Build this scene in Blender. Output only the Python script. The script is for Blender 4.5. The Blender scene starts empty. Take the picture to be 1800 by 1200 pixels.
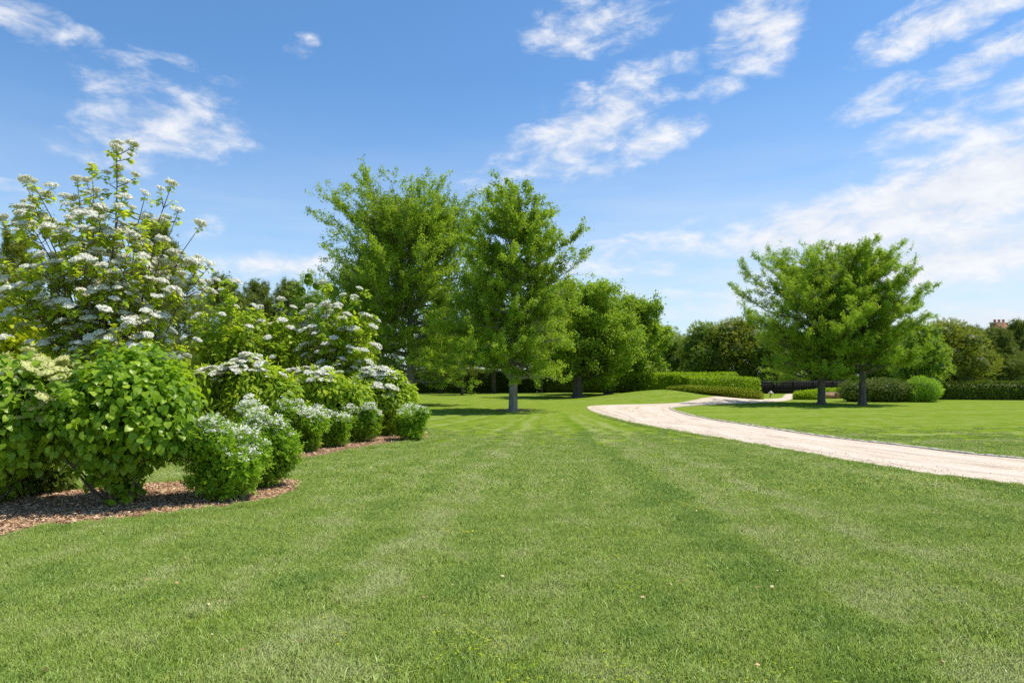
import bpy, math, random
import numpy as np
from mathutils import Vector

scene = bpy.context.scene
C = scene.collection
rad = math.radians
rng = np.random.default_rng(11)
random.seed(11)

# ------------------------------------------------------------------ measures
EYE = 1.65          # camera height
F, CX, HY = 1200.0, 900.0, 660.0   # focal length in photo pixels, centre column, horizon row

def gp(px, py):
    d = EYE * F / (py - HY)
    return ((px - CX) / F * d, d)
def xat(px, d): return (px - CX) / F * d
def zat(py, d): return EYE - (py - HY) / F * d

MX, MY = gp(1180, 703)
def ground_z(x, y):
    x = np.asarray(x, float); y = np.asarray(y, float)
    ex = np.where(x < MX, 4.6, 3.9)
    a = np.clip(np.sqrt(((x - MX) / (ex * 1.75)) ** 2 + ((y - MY - .3) / 5.6) ** 2), 0, 1)
    m = 0.70 * (0.5 + 0.5 * np.cos(np.pi * a))
    return m

# ------------------------------------------------------------------ materials
def new_mat(name):
    m = bpy.data.materials.new(name); m.use_nodes = True
    nt = m.node_tree; nt.nodes.clear()
    return m, nt, nt.nodes.new('ShaderNodeOutputMaterial')
def N(nt, t, **kw):
    n = nt.nodes.new(t)
    for k, v in kw.items():
        if k in n.inputs: n.inputs[k].default_value = v
        else: setattr(n, k, v)
    return n
def mixc(nt, fac, a, b):
    n = nt.nodes.new('ShaderNodeMix'); n.data_type = 'RGBA'
    for idx, v in ((0, fac), (6, a), (7, b)):
        if isinstance(v, (int, float, tuple)):
            n.inputs[idx].default_value = v if not (isinstance(v, tuple) and len(v) == 3) else (*v, 1)
        else: nt.links.new(v, n.inputs[idx])
    return n.outputs[2]
def math_n(nt, op, a, b=None, c=None, clamp=False):
    n = nt.nodes.new('ShaderNodeMath'); n.operation = op; n.use_clamp = clamp
    for i, v in enumerate((a, b, c)):
        if v is None: continue
        if isinstance(v, (int, float)): n.inputs[i].default_value = v
        else: nt.links.new(v, n.inputs[i])
    return n.outputs[0]
def ramp(nt, fac, stops, interp='LINEAR'):
    n = nt.nodes.new('ShaderNodeValToRGB'); n.color_ramp.interpolation = interp
    el = n.color_ramp.elements
    while len(el) < len(stops): el.new(.5)
    for e, (p, c) in zip(el, stops):
        e.position = p; e.color = (*c, 1) if len(c) == 3 else c
    nt.links.new(fac, n.inputs[0])
    return n.outputs[0]
def noise(nt, scale, detail=4, rough=.55, vec=None, dim='3D'):
    n = nt.nodes.new('ShaderNodeTexNoise'); n.noise_dimensions = dim
    n.inputs['Scale'].default_value = scale; n.inputs['Detail'].default_value = detail
    n.inputs['Roughness'].default_value = rough
    if vec is not None: nt.links.new(vec, n.inputs['W' if dim == '1D' else 'Vector'])
    return n.outputs[0]

def leaf_mat(name, dark, mid, light, trans=.42, gloss=.3, rough=.45, nscale=.9):
    """leaf surface: colour from a per-leaf tint, broad clumps of variation, light through the blade"""
    m, nt, out = new_mat(name)
    g = lambda c: (min(.9, c[0] * 2.45 + .01), min(.9, c[1] * 1.95 + .01), c[2] * 1.0)
    dark, mid, light = dark, g(mid), g(light)
    at = N(nt, 'ShaderNodeAttribute', attribute_name='tint')
    geo = nt.nodes.new('ShaderNodeNewGeometry')
    nz = noise(nt, nscale, 2, .5, geo.outputs['Position'])
    f = math_n(nt, 'ADD', math_n(nt, 'MULTIPLY', at.outputs['Fac'], .75), math_n(nt, 'MULTIPLY', math_n(nt, 'SUBTRACT', nz, .18), .6), clamp=True)
    col = ramp(nt, f, [(0.05, dark), (.5, mid), (.95, light)])
    bs = N(nt, 'ShaderNodeBsdfPrincipled', Roughness=rough)
    bs.inputs['Specular IOR Level'].default_value = gloss * .7; bs.inputs['Specular Tint'].default_value = (1, .98, .8, 1)
    nt.links.new(col, bs.inputs['Base Color'])
    tr = nt.nodes.new('ShaderNodeBsdfTranslucent')
    tc = mixc(nt, .55, col, (min(1, light[0] * 1.5), min(1, light[1] * 1.6), light[2] * .7))
    nt.links.new(tc, tr.inputs['Color'])
    mx = nt.nodes.new('ShaderNodeMixShader'); mx.inputs[0].default_value = trans
    nt.links.new(bs.outputs[0], mx.inputs[1]); nt.links.new(tr.outputs[0], mx.inputs[2])
    nt.links.new(mx.outputs[0], out.inputs[0])
    return m

def simple_mat(name, c1, c2, scale=6, rough=.8, bump=0., bscale=None, spec=.3, stretch=None):
    m, nt, out = new_mat(name)
    tc = nt.nodes.new('ShaderNodeTexCoord')
    vec = tc.outputs['Object']
    if stretch:
        mp = nt.nodes.new('ShaderNodeMapping'); mp.inputs['Scale'].default_value = stretch
        nt.links.new(vec, mp.inputs[0]); vec = mp.outputs[0]
    nz = noise(nt, scale, 6, .65, vec)
    col = ramp(nt, nz, [(.3, c1), (.7, c2)])
    bs = N(nt, 'ShaderNodeBsdfPrincipled', Roughness=rough)
    bs.inputs['Specular IOR Level'].default_value = spec
    nt.links.new(col, bs.inputs['Base Color'])
    if bump:
        b = nt.nodes.new('ShaderNodeBump'); b.inputs['Strength'].default_value = bump; b.inputs['Distance'].default_value = .02
        nt.links.new(noise(nt, bscale or scale * 2, 6, .7, vec), b.inputs['Height'])
        nt.links.new(b.outputs[0], bs.inputs['Normal'])
    nt.links.new(bs.outputs[0], out.inputs[0])
    return m

M = {}
M['ginkgo'] = leaf_mat('ginkgo_leaf', (.022, .058, .010), (.074, .154, .026), (.18, .285, .052), trans=.43)
M['feather'] = leaf_mat('feathery_leaf', (.024, .060, .010), (.080, .164, .027), (.185, .29, .054), trans=.43)
M['maple'] = leaf_mat('maple_leaf', (.024, .060, .012), (.074, .152, .027), (.165, .265, .052), trans=.43)
M['vib'] = leaf_mat('viburnum_leaf', (.024, .065, .010), (.066, .150, .018), (.17, .29, .035), trans=.42, gloss=.5, rough=.36)
M['double'] = leaf_mat('doublefile_leaf', (.035, .09, .012), (.10, .20, .025), (.22, .33, .05), trans=.45, gloss=.4)
M['dog'] = leaf_mat('dogwood_leaf', (.035, .08, .012), (.095, .185, .024), (.22, .33, .05), trans=.5, gloss=.35)
M['blossomleaf'] = leaf_mat('flowering_dogwood_leaf', (.06, .125, .02), (.13, .245, .034), (.27, .40, .07), trans=.52, gloss=.35)
M['small'] = leaf_mat('small_shrub_leaf', (.028, .08, .012), (.075, .17, .022), (.17, .30, .045), trans=.4, gloss=.3)
M['yellowleaf'] = leaf_mat('yellow_shrub_leaf', (.07, .13, .010), (.17, .26, .018), (.32, .40, .035), trans=.5)
M['pine'] = leaf_mat('pine_needles', (.024, .050, .016), (.062, .105, .034), (.13, .185, .06), trans=.2, gloss=.25)
M['olive'] = leaf_mat('bronze_leaf', (.035, .055, .012), (.085, .125, .022), (.15, .20, .045), trans=.35)
M['back'] = leaf_mat('woodland_leaf', (.026, .062, .015), (.065, .13, .028), (.14, .21, .05), trans=.35)
M['hedge'] = leaf_mat('hedge_leaf', (.04, .09, .010), (.10, .19, .020), (.20, .32, .03), trans=.35)
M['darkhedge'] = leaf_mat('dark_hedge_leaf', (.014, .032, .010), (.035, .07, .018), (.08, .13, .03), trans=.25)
M['juniper'] = leaf_mat('juniper_leaf', (.035, .06, .012), (.085, .135, .022), (.17, .235, .04), trans=.25)
M['bark_grey'] = simple_mat('grey_bark', (.12, .108, .09), (.32, .295, .25), 7, .95, .9, 14, stretch=(1, 1, .25))
M['bark_dark'] = simple_mat('dark_bark', (.06, .052, .043), (.19, .165, .135), 7, .95, .8, 12, stretch=(1, 1, .25))
M['twig'] = simple_mat('twig_bark', (.10, .075, .05), (.24, .19, .13), 20, .9)
M['stone'] = simple_mat('pale_stone', (.46, .39, .30), (.68, .61, .50), 9, .9, .4, 30)

def petal_mat(name, a, b):
    m, nt, out = new_mat(name)
    at = N(nt, 'ShaderNodeAttribute', attribute_name='tint')
    col = ramp(nt, at.outputs['Fac'], [(0, a), (1, b)])
    d = nt.nodes.new('ShaderNodeBsdfDiffuse'); nt.links.new(col, d.inputs[0])
    t = nt.nodes.new('ShaderNodeBsdfTranslucent'); nt.links.new(col, t.inputs[0])
    x = nt.nodes.new('ShaderNodeMixShader'); x.inputs[0].default_value = .32
    nt.links.new(d.outputs[0], x.inputs[1]); nt.links.new(t.outputs[0], x.inputs[2]); nt.links.new(x.outputs[0], out.inputs[0])
    return m
M['petal'] = petal_mat('white_petal', (.84, .82, .68), (.97, .95, .87))
M['cream'] = petal_mat('cream_bud', (.50, .56, .14), (.84, .80, .40))
M['yellow'] = petal_mat('yellow_petal', (.62, .50, .02), (.80, .68, .05))

# lawn: shared colour graph for the turf sheet and for its blades
def lawn_colour(nt, blade):
    geo = nt.nodes.new('ShaderNodeNewGeometry')
    sep = nt.nodes.new('ShaderNodeSeparateXYZ'); nt.links.new(geo.outputs['Position'], sep.inputs[0])
    X, Y = sep.outputs[0], sep.outputs[1]
    flat = nt.nodes.new('ShaderNodeCombineXYZ'); nt.links.new(X, flat.inputs[0]); nt.links.new(Y, flat.inputs[1])
    big = noise(nt, .32, 3, .55, flat.outputs[0])
    med = noise(nt, 1.5, 4, .6, flat.outputs[0])
    fine = noise(nt, 7, 3, .6, flat.outputs[0])
    # mower tracks fan out from the bend in the drive
    den = math_n(nt, 'MAXIMUM', math_n(nt, 'SUBTRACT', 42.0, Y), 7.0)
    u = math_n(nt, 'DIVIDE', math_n(nt, 'SUBTRACT', X, 2.3), den)
    wob = math_n(nt, 'MULTIPLY', math_n(nt, 'SUBTRACT', big, .5), .05)
    st = noise(nt, 38, 1.5, .4, math_n(nt, 'ADD', u, wob), '1D')
    # far lawn: tracks run across
    st2 = noise(nt, .9, 1, .3, math_n(nt, 'ADD', Y, math_n(nt, 'MULTIPLY', X, -.18)), '1D')
    far = N(nt, 'ShaderNodeMapRange'); far.inputs[1].default_value = 26; far.inputs[2].default_value = 34
    nt.links.new(Y, far.inputs[0])
    rgt = N(nt, 'ShaderNodeMapRange'); rgt.inputs[1].default_value = .19; rgt.inputs[2].default_value = .24
    nt.links.new(u, rgt.inputs[0])
    fr = math_n(nt, 'MAXIMUM', far.outputs[0], rgt.outputs[0])
    stx = math_n(nt, 'ADD', math_n(nt, 'MULTIPLY', st, math_n(nt, 'SUBTRACT', 1.0, fr)), math_n(nt, 'MULTIPLY', math_n(nt, 'ADD', math_n(nt, 'MULTIPLY', st2, .45), .275), fr))
    f = math_n(nt, 'ADD', math_n(nt, 'MULTIPLY', math_n(nt, 'SUBTRACT', stx, .5), 1.45), math_n(nt, 'MULTIPLY', math_n(nt, 'SUBTRACT', med, .5), 1.5))
    f = math_n(nt, 'ADD', f, math_n(nt, 'MULTIPLY', math_n(nt, 'SUBTRACT', fine, .5), .7))
    f = math_n(nt, 'ADD', f, .5, clamp=True)
    lush = ((.235, .43, .028), (.47, .645, .080), (.74, .81, .30))
    col = ramp(nt, f, [(.12, lush[0]), (.5, lush[1]), (.9, lush[2])])
    # yellow green patches
    yel = N(nt, 'ShaderNodeMapRange'); yel.inputs[1].default_value = .50; yel.inputs[2].default_value = .70
    nt.links.new(noise(nt, .8, 4, .6, flat.outputs[0]), yel.inputs[0])
    col = mixc(nt, math_n(nt, 'MULTIPLY', yel.outputs[0], .55), col, (.44, .62, .03))
    # the lawns farther off are smoother and more yellow
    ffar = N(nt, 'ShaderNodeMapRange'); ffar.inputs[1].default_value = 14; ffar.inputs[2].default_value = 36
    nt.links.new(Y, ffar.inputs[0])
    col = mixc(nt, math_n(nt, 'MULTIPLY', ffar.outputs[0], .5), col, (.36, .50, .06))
    return col

def grass_mat():
    m, nt, out = new_mat('grass_blade')
    col = lawn_colour(nt, True)
    at = N(nt, 'ShaderNodeAttribute', attribute_name='tint')
    tip = N(nt, 'ShaderNodeAttribute', attribute_name='tip')
    c2 = mixc(nt, math_n(nt, 'MULTIPLY', at.outputs['Fac'], .85), mixc(nt, .5, col, (.05, .13, .018)), mixc(nt, .36, col, (.58, .68, .30)))
    straw = math_n(nt, 'GREATER_THAN', at.outputs['Fac'], .955)
    c2 = mixc(nt, straw, c2, (.42, .36, .19))
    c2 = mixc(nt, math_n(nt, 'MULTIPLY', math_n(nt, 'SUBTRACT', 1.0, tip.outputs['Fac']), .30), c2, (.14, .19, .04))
    geo = nt.nodes.new('ShaderNodeNewGeometry')
    vm = nt.nodes.new('ShaderNodeMix'); vm.data_type = 'VECTOR'; vm.inputs[0].default_value = .80
    nt.links.new(geo.outputs['Normal'], vm.inputs[4]); vm.inputs[5].default_value = (0, 0, 1)
    nr = nt.nodes.new('ShaderNodeVectorMath'); nr.operation = 'NORMALIZE'; nt.links.new(vm.outputs[1], nr.inputs[0])
    df = nt.nodes.new('ShaderNodeBsdfDiffuse'); nt.links.new(c2, df.inputs[0]); nt.links.new(nr.outputs[0], df.inputs['Normal'])
    gl = N(nt, 'ShaderNodeBsdfGlossy', Roughness=.4); gl.inputs[0].default_value = (1, .98, .85, 1)
    tr = nt.nodes.new('ShaderNodeBsdfTranslucent'); nt.links.new(c2, tr.inputs[0])
    mx = nt.nodes.new('ShaderNodeMixShader'); mx.inputs[0].default_value = .22
    nt.links.new(df.outputs[0], mx.inputs[1]); nt.links.new(tr.outputs[0], mx.inputs[2])
    m2 = nt.nodes.new('ShaderNodeMixShader'); m2.inputs[0].default_value = .035
    nt.links.new(mx.outputs[0], m2.inputs[1]); nt.links.new(gl.outputs[0], m2.inputs[2]); nt.links.new(m2.outputs[0], out.inputs[0])
    return m
def lawn_mat():
    m, nt, out = new_mat('lawn_turf')
    col = lawn_colour(nt, False)
    geo = nt.nodes.new('ShaderNodeNewGeometry')
    n1 = noise(nt, 55, 3, .7, geo.outputs['Position'])
    n2 = noise(nt, 9, 3, .7, geo.outputs['Position'])
    k = math_n(nt, 'ADD', math_n(nt, 'MULTIPLY', n1, .8), math_n(nt, 'MULTIPLY', n2, .5))
    sp_ = nt.nodes.new('ShaderNodeSeparateXYZ'); nt.links.new(geo.outputs['Position'], sp_.inputs[0])
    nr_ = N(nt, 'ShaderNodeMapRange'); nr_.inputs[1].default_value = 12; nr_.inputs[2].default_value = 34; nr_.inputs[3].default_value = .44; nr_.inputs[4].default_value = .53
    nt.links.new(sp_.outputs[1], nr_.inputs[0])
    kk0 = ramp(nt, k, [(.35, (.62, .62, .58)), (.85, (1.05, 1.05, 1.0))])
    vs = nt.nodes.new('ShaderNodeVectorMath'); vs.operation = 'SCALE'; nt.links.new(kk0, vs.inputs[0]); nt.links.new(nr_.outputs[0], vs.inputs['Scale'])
    kk = vs.outputs[0]
    mul = nt.nodes.new('ShaderNodeMix'); mul.data_type = 'RGBA'; mul.blend_type = 'MULTIPLY'; mul.inputs[0].default_value = 1
    nt.links.new(col, mul.inputs[6]); nt.links.new(kk, mul.inputs[7])
    bs = N(nt, 'ShaderNodeBsdfPrincipled', Roughness=.95); bs.inputs['Specular IOR Level'].default_value = 0
    nt.links.new(mul.outputs[2], bs.inputs['Base Color'])
    b = nt.nodes.new('ShaderNodeBump'); b.inputs['Strength'].default_value = .5; b.inputs['Distance'].default_value = .03
    nt.links.new(n1, b.inputs['Height']); nt.links.new(b.outputs[0], bs.inputs['Normal'])
    nt.links.new(bs.outputs[0], out.inputs[0])
    return m
M['grass'] = grass_mat(); M['lawn'] = lawn_mat()

def gravel_mat():
    m, nt, out = new_mat('pale_gravel')
    geo = nt.nodes.new('ShaderNodeNewGeometry'); P = geo.outputs['Position']
    uv = N(nt, 'ShaderNodeAttribute', attribute_name='lane')   # x: across 0..1, y: metres along
    sep = nt.nodes.new('ShaderNodeSeparateXYZ'); nt.links.new(uv.outputs['Vector'], sep.inputs[0])
    mp = nt.nodes.new('ShaderNodeCombineXYZ')
    nt.links.new(math_n(nt, 'MULTIPLY', sep.outputs[0], 14), mp.inputs[0]); nt.links.new(math_n(nt, 'MULTIPLY', sep.outputs[1], .5), mp.inputs[1])
    streak = noise(nt, 1.0, 4, .6, mp.outputs[0])
    vor = nt.nodes.new('ShaderNodeTexVoronoi'); vor.inputs['Scale'].default_value = 42
    nt.links.new(P, vor.inputs['Vector'])
    peb = ramp(nt, vor.outputs['Color'], [(.1, (.48, .37, .27)), (.5, (.63, .52, .40)), (.9, (.78, .69, .56))])
    # two wheel tracks
    w = math_n(nt, 'ABSOLUTE', math_n(nt, 'SUBTRACT', math_n(nt, 'ABSOLUTE', math_n(nt, 'SUBTRACT', sep.outputs[0], .5)), .23))
    wt = N(nt, 'ShaderNodeMapRange'); wt.inputs[1].default_value = .16; wt.inputs[2].default_value = .03; nt.links.new(w, wt.inputs[0])
    col = mixc(nt, math_n(nt, 'MULTIPLY', wt.outputs[0], .75), peb, (.68, .58, .47))
    sk = ramp(nt, streak, [(.32, (.66, .60, .54)), (.52, (1, 1, 1))])
    mul = nt.nodes.new('ShaderNodeMix'); mul.data_type = 'RGBA'; mul.blend_type = 'MULTIPLY'; mul.inputs[0].default_value = .8
    nt.links.new(col, mul.inputs[6]); nt.links.new(sk, mul.inputs[7])
    bs = N(nt, 'ShaderNodeBsdfPrincipled', Roughness=.95); bs.inputs['Specular IOR Level'].default_value = 0
    nt.links.new(mul.outputs[2], bs.inputs['Base Color'])
    b = nt.nodes.new('ShaderNodeBump'); b.inputs['Strength'].default_value = .6; b.inputs['Distance'].default_value = .012
    nt.links.new(vor.outputs['Distance'], b.inputs['Height']); nt.links.new(b.outputs[0], bs.inputs['Normal'])
    nt.links.new(bs.outputs[0], out.inputs[0])
    return m
M['gravel'] = gravel_mat()
M['mulch'] = simple_mat('mulch_soil', (.13, .065, .035), (.38, .225, .13), 38, 1, 1.0, 60)
def chip_mat():
    m, nt, out = new_mat('wood_chip')
    at = N(nt, 'ShaderNodeAttribute', attribute_name='tint')
    col = ramp(nt, at.outputs['Fac'], [(0, (.22, .10, .045)), (.5, (.56, .33, .17)), (1, (.84, .63, .41))])
    bs = N(nt, 'ShaderNodeBsdfPrincipled', Roughness=.9); nt.links.new(col, bs.inputs['Base Color'])
    nt.links.new(bs.outputs[0], out.inputs[0]); return m
M['chip'] = chip_mat()

# ------------------------------------------------------------------ mesh helpers
class MB:
    def __init__(s): s.V = []; s.Fq = []; s.T = []; s.n = 0
    def add(s, V, faces, tint=None):
        V = np.asarray(V, float).reshape(-1, 3)
        for f in faces:
            f = np.asarray(f, int)
            s.Fq.append(f + s.n)
        s.V.append(V)
        s.T.append(np.full(len(V), .5) if tint is None else np.broadcast_to(np.asarray(tint, float), (len(V),)))
        s.n += len(V)
    def tube(s, pts, radii, k=6, cap=True, tint=None):
        pts = np.asarray(pts, float); n = len(pts)
        d = np.gradient(pts, axis=0); d /= np.linalg.norm(d, axis=1)[:, None] + 1e-9
        ref = np.array([1., 0, 0]) if abs(d[0][2]) > .8 else np.array([0, 0, 1.])
        a = np.cross(d, ref); a /= np.linalg.norm(a, axis=1)[:, None] + 1e-9
        b = np.cross(d, a)
        th = np.arange(k) / k * 2 * np.pi
        r = np.asarray(radii, float)
        V = pts[:, None, :] + r[:, None, None] * (np.cos(th)[None, :, None] * a[:, None, :] + np.sin(th)[None, :, None] * b[:, None, :])
        i = np.arange(n - 1)[:, None] * k; j = np.arange(k)[None, :]; j2 = (j + 1) % k
        Q = np.stack([i + j, i + j2, i + k + j2, i + k + j], -1).reshape(-1, 4)
        fs = [Q]
        if cap: fs.append(np.array([np.arange(k)[::-1]])); fs.append(np.array([np.arange(k) + (n - 1) * k]))
        s.add(V.reshape(-1, 3), fs, tint)
    def box(s, c, size, rotz=0, tint=None):
        x, y, z = np.array(size) / 2
        V = np.array([[sx * x, sy * y, sz * z] for sz in (-1, 1) for sy in (-1, 1) for sx in (-1, 1)])
        cr, sr = math.cos(rotz), math.sin(rotz)
        V = V @ np.array([[cr, sr, 0], [-sr, cr, 0], [0, 0, 1]]) + np.array(c)
        s.add(V, [np.array([[0, 2, 3, 1], [4, 5, 7, 6], [0, 1, 5, 4], [2, 6, 7, 3], [0, 4, 6, 2], [1, 3, 7, 5]])], tint)
    def build(s, name, mat, parent=None, smooth=False, loc=None, extra=None):
        V = np.concatenate(s.V); T = np.concatenate(s.T)
        me = bpy.data.meshes.new(name)
        li = np.concatenate([f.ravel() for f in s.Fq]); tot = np.concatenate([np.full(len(f), f.shape[1]) for f in s.Fq])
        me.vertices.add(len(V)); me.vertices.foreach_set('co', V.ravel())
        me.loops.add(len(li)); me.loops.foreach_set('vertex_index', li.astype(np.int32))
        me.polygons.add(len(tot)); st = np.concatenate([[0], np.cumsum(tot)[:-1]])
        me.polygons.foreach_set('loop_start', st.astype(np.int32))
        try: me.polygons.foreach_set('loop_total', tot.astype(np.int32))
        except Exception: pass
        me.update(calc_edges=True)
        a = me.attributes.new('tint', 'FLOAT', 'POINT'); a.data.foreach_set('value', T.astype(np.float32))
        for k, (typ, arr) in (extra or {}).items():
            a = me.attributes.new(k, typ, 'POINT')
            a.data.foreach_set('vector' if typ == 'FLOAT_VECTOR' else 'value', np.asarray(arr).ravel())
        if smooth: me.polygons.foreach_set('use_smooth', np.ones(len(tot), bool))
        if mat: me.materials.append(mat)
        o = bpy.data.objects.new(name, me); C.objects.link(o)
        if parent is not None: o.parent = parent
        if loc is not None: o.location = loc
        return o

def unit(v): return v / (np.linalg.norm(v, axis=-1, keepdims=True) + 1e-9)

# leaf templates: (verts in x across, y along, z up), faces
TPL = {}
TPL['rhomb'] = (np.array([[0, 0, 0], [.36, .45, .07], [0, 1, -.08], [-.36, .45, .07]]), [np.array([[0, 1, 2], [0, 2, 3]])])
TPL['ovate'] = (np.array([[0, 0, 0], [.30, .22, .05], [.36, .52, .03], [0, 1.0, -.22], [-.36, .52, .03], [-.30, .22, .05], [0, .25, -.02], [0, .6, -.05]]),
                [np.array([[0, 1, 6], [6, 1, 2], [6, 2, 7], [7, 2, 3], [0, 6, 5], [6, 4, 5], [6, 7, 4], [7, 3, 4]])])
TPL['heart'] = (np.array([[0, .02, 0], [.28, -.02, .03], [.46, .28, .05], [.36, .62, .0], [0, 1.0, -.2], [-.36, .62, .0], [-.46, .28, .05], [-.28, -.02, .03], [0, .35, -.03], [0, .68, -.07]]),
                [np.array([[0, 1, 2], [0, 2, 8], [8, 2, 3], [8, 3, 9], [9, 3, 4], [0, 8, 6], [0, 6, 7], [8, 5, 6], [8, 9, 5], [9, 4, 5]])])
TPL['fan'] = (np.array([[0, 0, 0], [.5, .62, .06], [.28, .92, .03], [0, .8, -.02], [-.28, .92, .03], [-.5, .62, .06]]),
              [np.array([[0, 1, 2], [0, 2, 3], [0, 3, 4], [0, 4, 5]])])
TPL['lance'] = (np.array([[0, 0, 0], [.16, .4, .05], [0, 1, -.12], [-.16, .4, .05]]), [np.array([[0, 1, 2], [0, 2, 3]])])
def _tuft(n, w, seed):
    r = np.random.default_rng(seed); V = []; Fs = []
    for i in range(n):
        a = r.uniform(0, 2 * math.pi); e = r.uniform(.15, 1.2)
        d = np.array([math.cos(a) * math.cos(e), math.sin(e), math.sin(a) * math.cos(e)])
        p = unit(np.cross(d, r.normal(size=3))) * w
        b = len(V); V += [p, -p, d * r.uniform(.7, 1)]
        Fs.append([b, b + 1, b + 2])
    return np.array(V), [np.array(Fs)]
TPL['tuft'] = _tuft(8, .05, 3)
def _spray(n, seed):
    """a short twig with small leaves on both sides (far foliage)"""
    r = np.random.default_rng(seed); V = []; Fs = []
    for i in range(n):
        s = 1 if i % 2 else -1
        y = .1 + .85 * i / n
        a = r.uniform(.5, 1.2) * s; L = r.uniform(.25, .42)
        d = np.array([math.sin(a), math.cos(a), r.uniform(-.35, .2)]); d /= np.linalg.norm(d)
        p = np.cross(d, [0, 0, 1]) * L * .33 + np.array([0, 0, r.uniform(-.04, .04)])
        b0 = np.array([0, y, r.uniform(-.05, .05)])
        b = len(V); V += [b0, b0 + d * L * .5 + p, b0 + d * L, b0 + d * L * .5 - p]
        Fs += [[b, b + 1, b + 2], [b, b + 2, b + 3]]
    return np.array(V), [np.array(Fs)]
TPL['spray'] = _spray(7, 5)
TPL['spray2'] = _spray(9, 8)

def add_leaves(mb, P, Nn, U, size, tpl, tint):
    n = len(P)
    if n == 0: return
    U = unit(np.asarray(U)); B = unit(np.cross(U, Nn)); Nn = np.cross(B, U)
    tv, tf = TPL[tpl]
    size = np.broadcast_to(np.asarray(size, float), (n,))[:, None, None]
    V = P[:, None, :] + size * (tv[None, :, 0:1] * B[:, None] + tv[None, :, 1:2] * U[:, None] + tv[None, :, 2:3] * Nn[:, None])
    k = len(tv); off = (np.arange(n) * k)[:, None, None]
    fs = [(f[None] + off).reshape(-1, f.shape[1]) for f in tf]
    mb.add(V.reshape(-1, 3), fs, np.repeat(np.clip(tint, 0, 1), k))

def make_noise3(seed, freq):
    r = np.random.default_rng(seed)
    K = r.normal(size=(10, 3)) * freq; ph = r.uniform(0, 6.28, 10)
    return lambda p: np.sin(p @ K.T + ph).mean(axis=1) * 1.6

# ------------------------------------------------------------------ object helpers
def thing(name, label, cat, loc, group=None):
    o = bpy.data.objects.new(name, None); C.objects.link(o); o.empty_display_size = .3
    o.location = loc; o['label'] = label; o['category'] = cat
    if group: o['group'] = group
    return o
def tag(o, label, cat, group=None, kind=None):
    o['label'] = label; o['category'] = cat
    if group: o['group'] = group
    if kind: o['kind'] = kind
    return o
def base_at(px, py, d=None):
    if d is None: x, d = gp(px, py)
    else: x = xat(px, d)
    return (x, d, float(ground_z(x, d)))

def catmull(P, n):
    P = np.asarray(P, float); P = np.vstack([2 * P[0] - P[1], P, 2 * P[-1] - P[-2]])
    seg = len(P) - 3; out = []
    for i in range(seg):
        p0, p1, p2, p3 = P[i:i + 4]
        t = np.linspace(0, 1, 24, endpoint=False)[:, None]
        out.append(.5 * (2 * p1 + (p2 - p0) * t + (2 * p0 - 5 * p1 + 4 * p2 - p3) * t ** 2 + (3 * p1 - p0 - 3 * p2 + p3) * t ** 3))
    out.append(P[-2][None]); out = np.vstack(out)
    d = np.concatenate([[0], np.cumsum(np.linalg.norm(np.diff(out, axis=0), axis=1))])
    s = np.linspace(0, d[-1], n)
    return np.stack([np.interp(s, d, out[:, k]) for k in range(out.shape[1])], 1)

def in_poly(P, poly):
    x, y = P[:, 0], P[:, 1]; c = np.zeros(len(P), bool)
    j = len(poly) - 1
    for i in range(len(poly)):
        xi, yi = poly[i]; xj, yj = poly[j]
        c ^= ((yi > y) != (yj > y)) & (x < (xj - xi) * (y - yi) / (yj - yi + 1e-12) + xi)
        j = i
    return c
def dist_line(P, line):
    D = np.full(len(P), 1e9)
    for a, b in zip(line[:-1], line[1:]):
        ab = b - a; t = np.clip(((P - a) @ ab) / (ab @ ab + 1e-12), 0, 1)
        D = np.minimum(D, np.linalg.norm(P - a - t[:, None] * ab, axis=1))
    return D

# ------------------------------------------------------------------ ground plan
outer_px = [(1800, 854), (1555, 820), (1378, 789), (1222, 762), (1133, 747), (1067, 731), (1034, 718.5)]
outer = [(15, 3.0), (11.0, 6.2)] + [gp(*p) for p in outer_px] + [gp(1050, 712.3), gp(1169, 709), gp(1311, 702.3), gp(1362, 700.6), gp(1376, 698), gp(1377, 695.5), gp(1382, 692.5)]
inner_px = [(1800, 807), (1587, 784), (1444, 767), (1311, 747), (1231, 734), (1182, 721), (1186, 715.6), (1249, 711), (1329, 707.8)]
inner = [(19, 6.5), (14.2, 9.5)] + [gp(*p) for p in inner_px] + [gp(1375, 705), gp(1390, 702), gp(1396, 697.5), gp(1399, 694.5), gp(1402, 692)]
OUT = catmull(outer, 160); INN = catmull(inner, 160)
ROAD = np.vstack([OUT, INN[::-1]])

# lawn: one sheet, fine where it is near, reaching the horizon
def axis(fine_lo, fine_hi, step, far):
    a = list(np.arange(fine_lo, fine_hi + 1e-6, step)); s = step
    lo, hi = [], []
    v = fine_hi
    while v < far: s *= 1.5; v += s; hi.append(v)
    s = step; v = fine_lo
    while v > -far: s *= 1.5; v -= s; lo.append(v)
    return np.array(lo[::-1] + a + hi)
ax, ay = axis(-30, 40, .6, 3000), axis(-2, 75, .6, 3000)
GX, GY = np.meshgrid(ax, ay)
V = np.stack([GX.ravel(), GY.ravel(), ground_z(GX, GY).ravel()], 1)
nx, ny = len(ax), len(ay)
i = np.arange(ny - 1)[:, None] * nx + np.arange(nx - 1)[None]
Q = np.stack([i, i + 1, i + nx + 1, i + nx], -1).reshape(-1, 4)
mb = MB(); mb.add(V, [Q]); lawn = mb.build('lawn', M['lawn'], smooth=True); lawn['kind'] = 'structure'

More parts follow.
